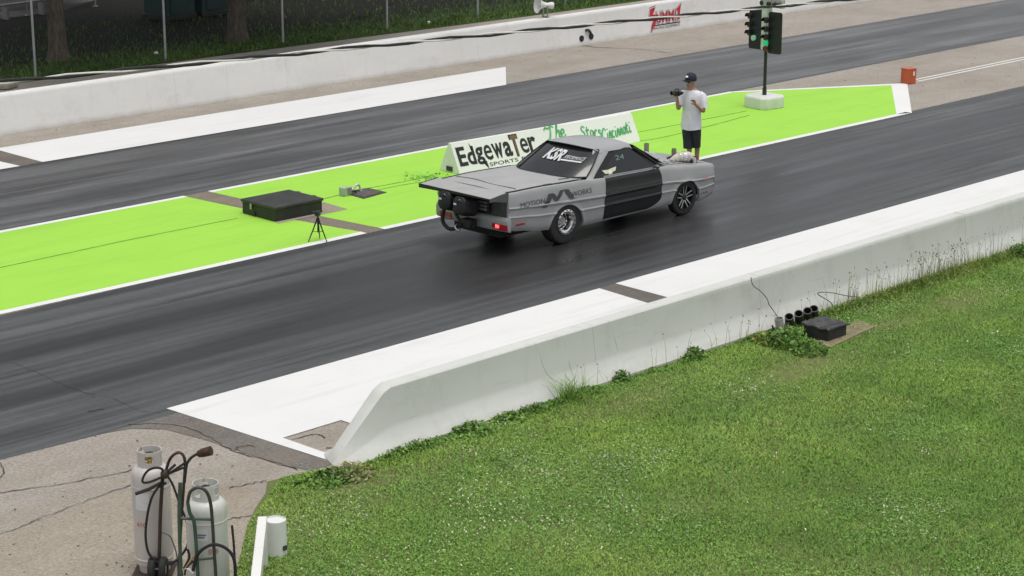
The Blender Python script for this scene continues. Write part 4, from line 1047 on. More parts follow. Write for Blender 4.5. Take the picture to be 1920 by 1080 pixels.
mb = MB(); mb.box((-1.50, -.17, .50), (.16, .22, .13)); mb.tube([(-1.36, -.07, .50), (-1.62, -.07, .46)], .03, 10); mb.tube([(-1.52, -.32, .46), (-1.52, .03, .44)], .022, 8); mb.build('tow_mount', m_trim, car, bevel=.006)
mb = MB(); mb.tube(smoothpath([(-1.60, .0, .46), (-1.66, -.02, .42), (-1.64, -.08, .37), (-1.60, -.06, .40)], 5), .018, 8); mb.build('tow_shackle', m_steel, car)
# wheelie bar
# lettering
def side_text(name, t, x0, z0, w_, h_, slope, mat, bold=.0, off=.006, **kw):
    vs, fs = fit(t, w_, h_, 0, 0, bold=bold, **kw); out = []
    for v in vs:
        x = x0+v[0]; z = z0+v[1]+slope*v[0]; out.append((x, -(side_y(x, z)+off), z))
    mb = MB(); mb.add(out, fs); return mb.build(name, mat, body, smooth=0)
m_let = M('car_lettering', (.05, .052, .055), .5)
side_text('side_lettering', 'MOTION', -1.02, .775, .54, .085, .01, m_let, .0, .012)
side_text('side_lettering', 'WORKS', .14, .785, .48, .085, .005, m_let, .0, .012)
mlog = [(-.56, .72), (-.44, .72), (-.36, .90), (-.28, .80), (-.16, .96-.02), (-.02, .96-.02), (.12, .76), (.02, .76), (-.07, .87), (-.12, .87), (-.22, .74), (-.30, .74), (-.36, .80), (-.41, .76)]
mb = MB()
def strip(pts, w_):
    L = [];
    for x, z in pts: L.append((x-w_/2, z)); L.append((x+w_/2, z))
    for i in range(len(pts)-1):
        q = [L[2*i], L[2*i+1], L[2*i+3], L[2*i+2]]
        mb.add([(x, -(side_y(x, z)+.013), z) for x, z in q], [(0, 1, 2, 3)])
strip([(-.47, .70), (-.40, .80), (-.33, .915)], .12); strip([(-.30, .90), (-.22, .80)], .10)
strip([(-.22, .775), (-.14, .85), (-.08, .935)], .09); strip([(-.07, .935), (.02, .925)], .12); strip([(.02, .925), (.15, .765)], .11)
mb.build('side_emblem', m_let, body, smooth=0)
mb = MB(); mb.grid(skin_patch(-.62, -.44, .735, .742, .006), 3, 1); mb.grid(skin_patch(.12, .28, .745, .752, .006), 3, 1); mb.build('emblem_line', m_let, body)
def rw_pt(a, b, off=.006):       # a across from right(-) in metres, b 0..1 up the glass
    u = b; hw2 = .800+(.600-.800)*u+.020*math.sin(PI*u); return rw(u, (a/hw2+1)/2, off)
def rw_text(name, t, a0, b0, w_, h_, mat, bold=0, shear=0, par=None, off=.006):
    vs, fs = fit(t, w_, h_, 0, 0, bold=bold, shear=shear); mb = MB()
    mb.add([rw_pt(a0-v[0], b0+v[1], off) for v in vs], fs); return mb.build(name, mat, rg, smooth=0)
m_dec = M('decal_white', (.62, .63, .63), .5)
rw_text('window_lettering', 'KSR', .24, .47, .42, .36, m_dec, .035, -.08, off=.016)
rw_text('window_lettering', 'PERFORMANCE', -.19, .58, .38, .11, m_dec, .0, -.05, off=.016)
mb = MB(); mb.add([rw_pt(-.17, .50, .016), rw_pt(-.57, .50, .016), rw_pt(-.57, .545, .016), rw_pt(-.17, .545, .016)], [(0, 1, 2, 3)]); mb.build('window_stripe', m_dec, rg, smooth=0)
m_dec2 = M('decal_grey', (.15, .155, .155), .5)
mb = MB(); mb.ball((.80, .10, 1.30), (.03, .05, .03), 8); mb.build('brake_lamp', M('brake_dark', (.10, .01, .015), .3), rg)
# side window number and winged sticker
def wpt(x, z, off=.010): return (x, -(cy(z)+off), z)
vs, fs = fit('24', .22, .075, 0, 0, bold=0.0, shear=.1); mb = MB(); mb.add([wpt(1.40+v[0], 1.19+v[1]) for v in vs], fs); mb.build('window_number', M('shoe_polish', (.16, .22, .19), .6), car, smooth=0)
mb = MB()
for poly in ([(1.0, 1.085), (1.13, 1.075), (1.13, 1.02), (1.06, 1.02)], [(1.13, 1.075), (1.22, 1.085), (1.22, 1.0), (1.13, 1.0)], [(1.22, 1.085), (1.36, 1.10), (1.32, 1.045), (1.22, 1.02)]):
    mb.add([wpt(x, z, .012) for x, z in poly], [(0, 1, 2, 3)])
st_ = mb.build('wing_sticker', M('sticker_cream', (.62, .62, .42), .5), car, smooth=0)
mb = MB(); mb.add([wpt(x, z, .014) for x, z in [(1.15, 1.06), (1.21, 1.06), (1.21, 1.025), (1.15, 1.025)]], [(0, 1, 2, 3)]); mb.build('sticker_badge', m_ew, st_, smooth=0)
# banner letters at the foot of the windscreen / hood
vs, fs = fit('KSR', .26, .11, 0, 0, bold=.05, shear=.1); mb = MB(); mb.add([(2.74+v[1]*.9, -.13-v[0]*1.0, 1.068-.09*v[1]) for v in vs], fs); mb.build('hood_lettering', m_dec, car, smooth=0)

# ------------------------------------------------------------------ the person filming
PB = G(1299, 312)
PXm = Matrix(((RIGHT.x, -FH.x, 0, PB.x), (RIGHT.y, -FH.y, 0, PB.y), (0, 0, 1, PB.z+.01), (0, 0, 0, 1)))
def P3(r, d, z): return PXm @ Vector((r, d, z))
per = thing('person', 'man in white T shirt, dark shorts and navy cap filming on the island', 'person', P3(0, 0, 0))
m_skin = M('skin', (.42, .235, .165), .55, var=.12, scale=14)
def skin_obj(name, nodes, edges, mat, parent, sub=2, root=0):
    me = bpy.data.meshes.new(name); me.from_pydata([tuple(P3(*q[:3])-P3(0, 0, 0)) for q in nodes], edges, [])
    o = bpy.data.objects.new(name, me); COL.objects.link(o)
    sk = o.modifiers.new('skin', 'SKIN'); sk.use_smooth_shade = True
    if not me.skin_vertices:
        bm = bmesh.new(); bm.from_mesh(me); bm.verts.layers.skin.verify(); bm.to_mesh(me); bm.free()
    for i, q in enumerate(nodes):
        rr = q[3] if isinstance(q[3], tuple) else (q[3], q[3]); me.skin_vertices[0].data[i].radius = rr
        me.skin_vertices[0].data[i].use_root = (i == root)
    sb = o.modifiers.new('sub', 'SUBSURF'); sb.levels = sub; sb.render_levels = sub
    dg = bpy.context.evaluated_depsgraph_get(); m2 = bpy.data.meshes.new_from_object(o.evaluated_get(dg)); m2.name = name
    bpy.data.objects.remove(o); m2.materials.clear(); m2.materials.append(mat)
    m2.polygons.foreach_set('use_smooth', [True]*len(m2.polygons))
    o2 = bpy.data.objects.new(name, m2); COL.objects.link(o2); o2.parent = parent; return o2
nd = []; ed = []
def nv(r, d, z, rad, link=None):
    nd.append((r, d, z, rad)); i = len(nd)-1
    if link is not None: ed.append((link, i))
    return i
pel = nv(-.045, 0, .93, .125); s1 = nv(-.045, 0, 1.08, .115, pel); ch = nv(-.045, .0, 1.30, .13, s1); nb_ = nv(-.045, .0, 1.46, .075, ch)
n1 = nv(-.06, .01, 1.535, .055, nb_); hd1 = nv(-.075, .03, 1.60, .072, n1); hd2 = nv(-.08, .035, 1.68, .092, hd1); hd3 = nv(-.075, .03, 1.75, .085, hd2)
fd = Vector((-.80, .60, 0))      # where he looks
nv(-.075+fd.x*.105, .03+fd.y*.105, 1.655, .014, hd2)                # nose
nv(-.075+fd.x*.085, .03+fd.y*.085, 1.585, .030, hd1)                # chin
for sg_ in (-1, 1): nv(-.075+.6*sg_*.098, .03+.8*sg_*.098, 1.655, .020, hd2)   # ears
def fingers(w, pd, up, side):   # w wrist index, pd palm direction, up thumb direction
    q = Vector(nd[w][:3]); pd = Vector(pd).normalized(); side = Vector(side).normalized(); nrm = pd.cross(side).normalized()
    pm = q+pd*.075; pi = nv(*pm, (.036, .022), w)
    for j, (off, ln) in enumerate(((-.030, .070), (-.010, .082), (.010, .076), (.029, .060))):
        a = pm+side*off+pd*.022; i1 = nv(*a, .0105, pi); b = a+pd*ln*.5+nrm*.012; i2 = nv(*b, .0095, i1); c = b+pd*ln*.22+nrm*ln*.4; nv(*c, .008, i2)
    t0 = q+pd*.03-side*.035; i1 = nv(*t0, .013, w); t1 = t0-side*.03+pd*.03+nrm*.01; i2 = nv(*t1, .011, i1); nv(*(t1+pd*.032+nrm*.008), .009, i2)
# his right arm raised with the camera (image left)
sr = nv(-.21, -.07, 1.415, .062, nb_); er = nv(-.315, .06, 1.125, .044, sr); wr = nv(-.345, .17, 1.345, .030, er)
mid = nv(0, 0, 0, .03) if False else None
fingers(wr, (-.15, .12, .9), None, (.55, .8, 0))
# his left arm folded across with a finger up (image right)
sl2 = nv(.125, .07, 1.405, .062, nb_); el = nv(.175, .13, 1.085, .044, sl2); wl = nv(.02, .25, 1.245, .030, el)
fingers(wl, (-.55, .15, .8), None, (.6, .5, .3))
for (hx, hy, kx, ky, ax, ay) in ((-.125, -.02, -.10, .03, -.085, -.01), (.035, .03, .05, .03, .075, -.04)):
    h1 = nv(hx, hy, .86, .092, pel); k1 = nv(kx, ky, .50, .058, h1); c1 = nv((kx+ax)/2+.02, (ky+ay)/2-.02, .34, .056, k1); a1 = nv(ax, ay, .10, .038, c1)
    f1 = nv(ax-.02, ay+.01, .045, .036, a1); nv(ax-.15, ay+.11, .03, .032, f1); nv(ax+.03, ay-.02, .035, .032, a1)
skin_obj('body', nd, ed, m_skin, per)
def ploft(name, rings, mat, n=24, caps=(False, False), smooth=60, bevel=0):
    mb = MB(); rs = []
    for c, a, b, ang in rings:
        rs.append([P3(c[0]+a*math.cos(2*PI*k/n)*math.cos(ang)-b*math.sin(2*PI*k/n)*math.sin(ang), c[1]+a*math.cos(2*PI*k/n)*math.sin(ang)+b*math.sin(2*PI*k/n)*math.cos(ang), c[2]+(c[3]*math.sin(3*2*PI*k/n) if len(c) > 3 else 0))-P3(0, 0, 0) for k in range(n)])
    mb.ring(rs, True, *caps); return mb, rs
def ptube(mb, pts, rad, n=12): mb.tube([P3(*p)-P3(0, 0, 0) for p in pts], rad, n)
sa = R(22)
k = N('shirt_white'); p = k.obj(); k.col((.74, .74, .78)); k.bump(k.noise(k.mapv(p, (7, 7, 3.2)), 1.1, 2), .7, .05); m_shirt = k.set(.85, 0, .2)
mb, _ = ploft('shirt', [((-.045, 0, .735, .008), .204, .17, sa), ((-.05, .0, .80), .203, .165, sa), ((-.05, .005, .95), .194, .148, sa), ((-.045, .005, 1.10), .182, .138, sa), ((-.045, .01, 1.25), .192, .142, sa), ((-.04, .01, 1.36), .212, .14, sa), ((-.04, .005, 1.42), .214, .125, sa), ((-.045, .005, 1.465), .175, .105, sa), ((-.045, .005, 1.49), .115, .09, sa), ((-.05, .005, 1.51), .072, .068, sa), ((-.05, .005, 1.50), .066, .064, sa)], m_shirt)
ptube(mb, [(-.17, -.05, 1.43), (-.225, -.06, 1.395), (-.27, -.01, 1.29), (-.298, .025, 1.20)], [.07, .088, .080, .078])
ptube(mb, [(.09, .05, 1.425), (.14, .075, 1.385), (.165, .095, 1.27), (.178, .115, 1.16)], [.07, .088, .080, .080])
mb.build('t_shirt', m_shirt, per, smooth=70)
m_short = M('shorts_charcoal', (.022, .026, .030), .8, var=.3, scale=9)
mb = MB()
mb2, _ = ploft('x', [((-.045, 0, .93), .165, .125, sa), ((-.045, 0, .82), .17, .13, sa), ((-.045, 0, .74), .165, .125, sa)], m_short)
ptube(mb2, [(-.125, -.02, .86), (-.118, .0, .68), (-.105, .02, .5), (-.098, .02, .36)], [.10, .108, .10, .098], 16)
ptube(mb2, [(.035, .03, .86), (.04, .03, .68), (.05, .025, .5), (.055, .01, .38)], [.10, .105, .092, .088], 16)
mb2.build('shorts', m_short, per, smooth=60)
m_cap = M('cap_navy', (.012, .016, .035), .75, var=.2)
mb = MB(); hc = (-.078, .032)
rs = []
for z, rr in ((1.685, .110), (1.72, .114), (1.77, .108), (1.81, .085), (1.835, .045), (1.842, .008)):
    rs.append([P3(hc[0]+rr*math.cos(2*PI*k/20), hc[1]+rr*math.sin(2*PI*k/20), z)-P3(0, 0, 0) for k in range(20)])
mb.ring(rs, True, False, True)
cp_ = mb.build('cap', m_cap, per, smooth=70)
sd_ = Vector((-fd.y, fd.x, 0)); bl = []
for i in range(11):
    a = -1+2*i/10; q = Vector((hc[0], hc[1], 0))+sd_*a*.085+fd*(.085+.115*(1-a*a)**.6); bl.append((q.x, q.y, 1.70-.012*(1-a*a)-.02*a*a))
bi = [(hc[0]+sd_.x*(-1+2*i/10)*.085+fd.x*.06, hc[1]+sd_.y*(-1+2*i/10)*.085+fd.y*.06, 1.70) for i in range(11)]
mb = MB(); mb.slab([P3(*q)-P3(0, 0, 0) for q in bl+bi[::-1]], (0, 0, .008)); mb.build('brim', m_cap, cp_, smooth=0)
mb = MB(); q = Vector((hc[0], hc[1], 1.765))+fd*.10; mb.ball(P3(*q)-P3(0, 0, 0), (.036, .036, .024), 10); mb.build('cap_patch', m_ew, cp_)
mb = MB()
for a in (-.035, .035):
    q = Vector((hc[0], hc[1], 1.668))+fd*.088+sd_*a; mb.ball(P3(*q)-P3(0, 0, 0), (.026, .026, .018), 10)
ptube(mb, [(hc[0]+fd.x*.09+sd_.x*a, hc[1]+fd.y*.09+sd_.y*a, 1.672) for a in (-.07, 0, .07)], .006, 6); mb.build('sunglasses', m_black, per)
mb = MB(); q = Vector((hc[0]+.005, hc[1]+.0, 1.60))+fd*.088; mb.ball(P3(*q)-P3(0, 0, 0), (.022, .022, .006), 8); mb.build('mouth', M('lips', (.30, .12, .10), .5), per)
mb = MB()
for ax, ay in ((-.085, -.01), (.075, -.04)):
    pts = [(ax+.05, ay-.035, .045), (ax+.0, ay, .06), (ax-.08, ay+.055, .048), (ax-.17, ay+.12, .04), (ax-.19, ay+.135, .035)]
    ptube(mb, pts, [.035, .048, .048, .042, .02], 12)
mb.build('shoes', M('shoe_grey', (.2, .2, .2), .7), per)
vc = thing('video_camera', 'small black video camera held up in the man’s raised right hand', 'camera', P3(-.36, .19, 1.46)); vc['label'] = 'small black video camera held up in the raised hand of the man'
vd = P3(-.8, .6, 0)-P3(0, 0, 0); vc.rotation_euler = (0, R(-8), math.atan2(vd.y, vd.x))
m_camb = M('camera_black', (.016, .016, .013), .45, var=.4, scale=30)
mb = MB(); mb.box((0, 0, .0), (.15, .08, .095)); vb = mb.build('camera_body', m_camb, vc, bevel=.010)
mb = MB(); mb.lathe([(.038, .07), (.040, .10), (.044, .135), (.036, .138), (.03, .10)], (0, 0, 0), 'X', 18); mb.build('lens', M('lens_olive', (.05, .045, .02), .3), vc)
mb = MB(); mb.box((-.10, .015, .02), (.08, .05, .05)); mb.build('eyepiece', m_camb, vc, bevel=.008)
mb = MB(); mb.tube([(.05, 0, .045), (.05, 0, .085), (-.04, 0, .085), (-.04, 0, .045)], .010, 8); mb.build('top_handle', m_camb, vc)
mb = MB(); mb.box((-.05, .05, .01), (.08, .02, .06)); mb.build('flip_screen', m_black, vc, bevel=.003)

# ------------------------------------------------------------------ gas cylinders and hand trucks
def tank_mat(name, c, rust):
    k = N(name); p = k.obj(); b = k.noise(k.mapv(p, (2, 2, .8)), 2, 6, .65); f = k.noise(p, 35, 3, .7)
    cc = k.ramp(b, [(.3, tuple(v*.85 for v in c)), (.7, c)])
    cc = k.mix(k.ramp(k.noise(k.mapv(p, (5, 5, 1.2)), 2.2, 7, .7), [(.54, (0, 0, 0)), (.82, (.55,)*3)]), cc, rust)
    cc = k.mix(k.ramp(f, [(.66, (0, 0, 0)), (.8, (.5,)*3)]), cc, rust); k.col(cc); return k.set(.42, 0, .5)
def tank(loc, r, h, mat, label, rz, band=False):
    t = thing('gas_cylinder', label, 'gas cylinder', loc, rz, 'grey gas cylinders on hand trucks')
    sh = h-.16
    mb = MB(); mb.lathe([(r*.80, .0), (r*.80, .05), (r*.84, .09), (r*.95, .105), (r, .15), (r, sh-.13), (r*.985, sh-.085), (r*.93, sh-.045), (r*.80, sh-.012), (r*.6, sh+.004), (r*.2, sh+.012)], n=40); mb.build('shell', mat, t, smooth=40)
    mb = MB(); mb.tube([(r*1.0*math.cos(2*PI*i/40), r*1.0*math.sin(2*PI*i/40), sh-.20) for i in range(41)], .005, 6); mb.build('weld_seam', mat, t)
    mb = MB(); mb.tube([(r*.995*math.cos(2*PI*i/40), r*.995*math.sin(2*PI*i/40), .17) for i in range(41)], .009, 6); mb.build('foot_seam', mat, t)
    mb = MB(); n = 40; cr_ = r*.64; ring = []
    for z0_, z1_ in ((sh-.01, sh+.175),):
        for (a0, a1, zz0, zz1) in ((0, 360, sh-.02, sh+.05), (20, 110, sh+.05, sh+.125), (150, 215, sh+.05, sh+.125), (250, 340, sh+.05, sh+.125), (0, 360, sh+.125, sh+.16)):
            m_ = max(4, int((a1-a0)/9)); o_ = []; i_ = []
            for i in range(m_+1):
                a = R(a0+(a1-a0)*i/m_); o_.append((a, cr_)); i_.append((a, cr_-.008))
            P_ = [[(rr*math.cos(a), rr*math.sin(a), zz) for a, rr in L_] for L_, zz in ((o_, zz0), (o_, zz1), (i_, zz1), (i_, zz0))]
            mb.ring([list(q) for q in zip(*P_)], True, True, True)
    mb.build('collar', mat, t, smooth=40)
    mb = MB(); mb.lathe([(.022, sh), (.026, sh+.05), (.018, sh+.06), (.018, sh+.10)]); mb.tube([(0, 0, sh+.05), (.08, 0, sh+.05)], .018, 10); vb_ = mb.build('valve', M('brass', (.42, .30, .10), .4, .8), t)
    mb = MB(); mb.lathe([(.038, sh+.10), (.042, sh+.125), (.03, sh+.13)]); mb.build('valve_wheel', m_satin, vb_)
    return t, sh
def decal_on_tank(t, name, r, a0, a1, z0, z1, mat, off=.002):
    mb = MB(); mb.grid(lambda u, v: ((r+off)*math.cos(a0+(a1-a0)*u), (r+off)*math.sin(a0+(a1-a0)*u), z0+(z1-z0)*v), 10, 1); return mb.build(name, mat, t)
def tank_text(t, s, r, ac, z0, w_, h_, mat, off=.003, **kw):
    vs, fs = fit(s, w_, h_, -w_/2, 0, **kw); mb = MB(); mb.add([((r+off)*math.cos(ac+v[0]/r), (r+off)*math.sin(ac+v[0]/r), z0+v[1]) for v in vs], fs); mb.build('stencil', mat, t)
AC = math.atan2(-FH.y, -FH.x)          # bearing from a tank towards the photographer
B1 = G(291, 1070); B2 = G(394, 1128)
m_t1 = tank_mat('cylinder_grey_rusty', (.58, .545, .52), (.36, .27, .21)); m_t2 = tank_mat('cylinder_pale_grey', (.60, .62, .57), (.42, .31, .25))
h1 = FP(290, 836, B1).z-.045; h2 = FP(396, 897, B2).z-.05
r1, r2 = .192, .200
t1, sh1 = tank((B1.x, B1.y, .007), r1, h1, m_t1, 'taller rusty grey gas cylinder with a rusty collar, at the left', R(100))
t2, sh2 = tank((B2.x, B2.y, .007), r2, h2, m_t2, 'shorter pale grey gas cylinder on the green hand truck', R(60))
m_lab = M('label_white', (.62, .63, .64), .5, var=.05); m_st = M('stencil_red', (.45, .14, .10), .7)
def ta(px, B, r): return None
for t, ac_, r, sh, items in ((t1, AC-R(100), r1, sh1, 0), (t2, AC-R(60), r2, sh2, 1)):
    if items == 0:
        o = decal_on_tank(t, 'paper_label', r, ac_-.75, ac_+.05, sh-.42, sh-.24, m_lab)
        tank_text(t, '610', r, ac_-.45, sh-.60, .11, .05, m_st, bold=.01)
    else:
        o = decal_on_tank(t, 'paper_label', r, ac_-.42, ac_+.18, sh-.36, sh-.245, m_lab)
        for k3, zz in ((0, .30), (1, .325)): decal_on_tank(t, 'label_print', r, ac_-.32, ac_+.10-.08*k3, sh-zz-.008, sh-zz+.008, M('print_grey', (.16, .17, .2), .6), .004)
        tank_text(t, '016', r, ac_+.42, sh-.50, .10, .055, m_st, bold=.01)
rustband = M('strap_rust', (.20, .16, .12), .7, var=.4)
def hand_truck(name, label, B, off, frame, mat, axle_px, group, wo=0, wsp=.25):
    Q = B-FH*off; t = thing('hand_truck', label, 'hand truck', (Q.x, Q.y, .007), 0, group)
    for pts, r_, nm in frame:
        P = smoothpath([FP(x, y, Q-FH*dd)-Vector((Q.x, Q.y, .007)) for x, y, dd in pts], 6); mb = MB(); mb.tube(P, r_, 10); mb.build(nm.replace('dark_', 'loop_'), M('handle_dark', (.045, .045, .038), .5, var=.4) if nm == 'dark_handle' else mat, t)
    mb = MB(); fz = FP(axle_px[0], axle_px[1], Q); 
    mb.slab([Vector(v)-Vector((Q.x, Q.y, .007)) for v in ((Q+RIGHT*-.20+FH*.05+Vector((0, 0, .02))), (Q+RIGHT*.20+FH*.05+Vector((0, 0, .02))), (Q+RIGHT*.20+FH*.40+Vector((0, 0, .012))), (Q+RIGHT*-.20+FH*.40+Vector((0, 0, .012))))], (0, 0, .008)); mb.build('toe_plate', mat, t)
    for s in (-1, 1):
        wt = bpy.data.objects.new('wheel', None); COL.objects.link(wt); wt.parent = t; wt.location = RIGHT*(wo+s*wsp)-FH*.02+Vector((0, 0, .125)); wt.rotation_euler = (0, 0, math.atan2(RIGHT.y, RIGHT.x)-PI/2)
        mb = MB(); mb.lathe([(.07, -.03), (.11, -.035), (.125, -.02), (.125, .02), (.11, .035), (.07, .03)], axis='Y', n=28, cap=False); mb.build('tyre', m_rub, wt)
        mb = MB(); mb.lathe([(.075, -.02), (.02, -.025), (.02, .025), (.075, .02)], axis='Y', n=24); mb.build('rim', m_steel, wt)
    mb = MB(); mb.tube([RIGHT*(wo-wsp)-FH*.02+Vector((0, 0, .125)), RIGHT*(wo+wsp)-FH*.02+Vector((0, 0, .125))], .012, 8); mb.build('axle', m_steel, t)
    return t, Q
m_brn = M('truck_brown', (.055, .035, .025), .6, .2, var=.5, scale=5); m_grn = M('truck_green', (.045, .085, .055), .5, var=.4, scale=5)
tk1, Q1 = hand_truck('hand_truck', 'brown and black hand truck holding the taller grey cylinder', B1, .25, [
    ([(305, 893, 0), (301, 960, 0), (299, 1030, 0), (297, 1085, 0)], .019, 'rail'),
    ([(308, 895, 0), (318, 862, .02), (332, 849, .03), (343, 853, .03), (347, 870, .02), (345, 905, 0), (341, 960, 0), (338, 1010, 0), (335, 1085, 0)], .015, 'loop_handle'),
    ([(305, 893, 0), (326, 884, 0), (344, 877, 0)], .012, 'crossbar'),
    ([(300, 1056, 0), (336, 1052, 0)], .012, 'crossbar')], m_brn, (300, 1080), 'hand trucks under the gas cylinders', .08, .055)
tk2, Q2 = hand_truck('hand_truck', 'green hand truck with a tall loop handle holding the shorter cylinder', B2, .26, [
    ([(352, 942, .02), (357, 922, .03), (372, 914, .03), (387, 922, .03), (395, 945, .02), (399, 990, 0), (402, 1040, 0), (406, 1100, 0), (408, 1140, 0)], .0165, 'dark_handle'),
    ([(352, 942, .02), (356, 962, .01), (364, 980, 0), (369, 1040, 0), (372, 1100, 0), (374, 1140, 0)], .018, 'rail'),
    ([(339, 972, 0), (364, 973, 0), (398, 974, 0)], .014, 'crossbar'),
    ([(338, 905, -.05), (336, 960, -.02), (338, 1040, 0), (341, 1100, 0)], .019, 'rail'),
    ([(364, 1050, 0), (404, 1046, 0)], .012, 'crossbar')], m_grn, (390, 1140), 'hand trucks under the gas cylinders')
# strap round the shorter tank, lower on the shell
def hose(name, label, pts, Q, r, mat=m_rub, cat='hose', sm=8):
    P = smoothpath([FP(x, y, Q-FH*dd) for x, y, dd in pts], sm); c0 = P[0].copy(); mb = MB(); mb.tube([q-c0 for q in P], r*1.2, 8)
    return tag(mb.build(name, mat, loc=c0), label, cat, 'rubber hoses hanging on the hand trucks' if cat == 'hose' else None)
hose('rubber_hose', 'big black hose loop drooping down the front of the taller cylinder', [(312, 905, .03), (296, 915, .05), (284, 935, .06), (276, 968, .06), (273, 1005, .06), (278, 1035, .06), (290, 1050, .05), (300, 1056, .04), (318, 1058, .03), (332, 1050, .03)], Q1, .0105)
hose('rubber_hose', 'small black hose loop tied at the top of the brown hand truck', [(306, 892, .04), (304, 880, .06), (292, 877, .07), (278, 882, .07), (269, 894, .07), (268, 904, .07), (280, 904, .07), (300, 896, .06), (316, 888, .05), (338, 874, .05), (346, 868, .05)], Q1, .0105)
hose('rubber_hose', 'black hose curling between the two hand trucks', [(312, 890, .05), (322, 905, .05), (330, 925, .06), (338, 948, .06), (348, 972, .06), (353, 995, .06), (352, 1020, .06), (345, 1035, .05), (335, 1046, .04)], Q1, .010)
hose('rubber_hose', 'thin grey hose in front of the taller cylinder', [(303, 998, .02), (318, 1005, .03), (326, 1022, .03), (332, 1045, .02), (334, 1085, .02)], Q1, .006, M('hose_grey', (.10, .10, .09), .6))
hose('rubber_hose', 'black hose arching low across the shorter cylinder', [(362, 1070, .03), (368, 1045, .05), (380, 1030, .06), (400, 1021, .06), (420, 1026, .05), (435, 1040, .03), (441, 1065, .02), (440, 1120, .0)], Q2, .0135)
hose('rubber_hose', 'straight black hose hanging beside the shorter cylinder', [(435, 985, -.15), (439, 1030, -.12), (441, 1080, -.1), (444, 1130, -.1)], Q2, .010)
# weed burning torch laid on the first truck
to = thing('gas_torch', 'long gas torch with a rusty burner cup laid on the brown hand truck', 'torch', Q1)
tw = [FP(x, y, Q1-FH*.06)-Q1 for x, y in ((350, 872), (353, 865), (360, 857), (370, 851))]
mb = MB(); mb.tube(smoothpath([FP(346, 905, Q1-FH*.05)-Q1, FP(348, 885, Q1-FH*.05)-Q1]+tw, 5), .014, 8); mb.build('tube', m_satin, to)
b0_ = FP(369, 852, Q1-FH*.06)-Q1; b1_ = FP(396, 845, Q1-FH*.09)-Q1; bd_ = (b1_-b0_)
mb = MB(); mb.tube([b0_, b0_+bd_*.12, b0_+bd_*.4, b0_+bd_], [.015, .034, .044, .047], 18); mb.build('burner_cup', M('cup_rust', (.07, .035, .022), .7, .3, var=.5, scale=15), to)
mb = MB(); mb.tube([FP(254, 926, Q1-FH*.08)-Q1, FP(280, 917, Q1-FH*.07)-Q1, FP(302, 905, Q1-FH*.05)-Q1], [.018, .018, .014], 10); mb.build('grip', m_satin, to)
mb = MB(); mb.tube([FP(312, 886, Q1-FH*.05)-Q1, FP(329, 871, Q1-FH*.05)-Q1], .013, 8); mb.build('regulator', m_satin, to)
mb = MB(); mb.ball(FP(309, 889, Q1-FH*.04)-Q1, (.045, .045, .05), 10); mb.build('fitting', m_brn, to)
gl = thing('wire_bundle', 'tangled bundle of wire and twine between the two hand trucks', 'wire', Q2)
for pts, c in ((((352, 1030), (355, 1045), (348, 1060), (344, 1068)), m_black), (((365, 1040), (352, 1058), (345, 1066), (340, 1064)), M('twine_tan', (.4, .28, .16), .8)), (((362, 1052), (350, 1064), (346, 1078)), m_brn), (((338, 1068), (352, 1066), (362, 1075)), m_ew)):
    mb = MB(); mb.tube(smoothpath([FP(x, y, Q2-FH*.0)-Q2 for x, y in pts], 5), .012, 6); mb.build('strand', c, gl)

# ------------------------------------------------------------------ white rail and pipe post
m_pvc = paint_mat('post_white', (.74, .75, .72), (.34, .33, .26), (3, 3, 1.2), (.6, .8), .5, .5)
pp = G(519, 1040)
po = thing('pipe_post', 'short white pipe post standing at the lawn edge', 'post', (pp.x, pp.y, 0))
pz = FP(519, 973, pp).z
mb = MB(); mb.lathe([(.108, -.02), (.108, pz-.006), (.102, pz), (.098, pz), (.098, pz-.02), (0, pz-.02)], n=32, cap=False); mb.build('pipe', m_pvc, po, smooth=40)
mb = MB(); mb.lathe([(.098, pz-.018), (0, pz-.012)], n=32, cap=False); mb.build('cap', m_pvc, po)
mb = MB(); mb.box((.02, -.112, .1), (.05, .012, .05)); mb.build('tape_scrap', M('tape_black', (.05, .05, .045), .7), po)
ra = G(492, 968, .50); rb = G(478, 1090, .50)
rd = (rb-ra); rd.z = 0; ext = rd.normalized()
rl = thing('fence_rail', 'white painted timber rail beside the short pipe post', 'rail', (ra.x, ra.y, 0))
m_tim = paint_mat('timber_white', (.76, .76, .73), (.40, .37, .28), (1.2, 6, 3), (.58, .8), .5, .6)
sd2 = Vector((-ext.y, ext.x, 0)); Lr = rd.length+1.2
mb = MB(); q = [sd2*-.045, sd2*.045, sd2*.045+Vector((0, 0, .50)), sd2*-.045+Vector((0, 0, .50))]
mb.slab([v+Vector((0, 0, 0)) for v in (sd2*-.046+Vector((0, 0, .36)), sd2*.046+Vector((0, 0, .36)), sd2*.046+Vector((0, 0, .50)), sd2*-.046+Vector((0, 0, .50)))], ext*Lr); mb.build('board', m_tim, rl, smooth=0, bevel=.006)
for dd in (.10, Lr-.15):
    mb = MB(); mb.box(tuple(ext*dd+Vector((0, 0, .17))), (.085, .085, .40), math.atan2(ext.y, ext.x)); mb.build('stake', m_tim, rl, bevel=.004)

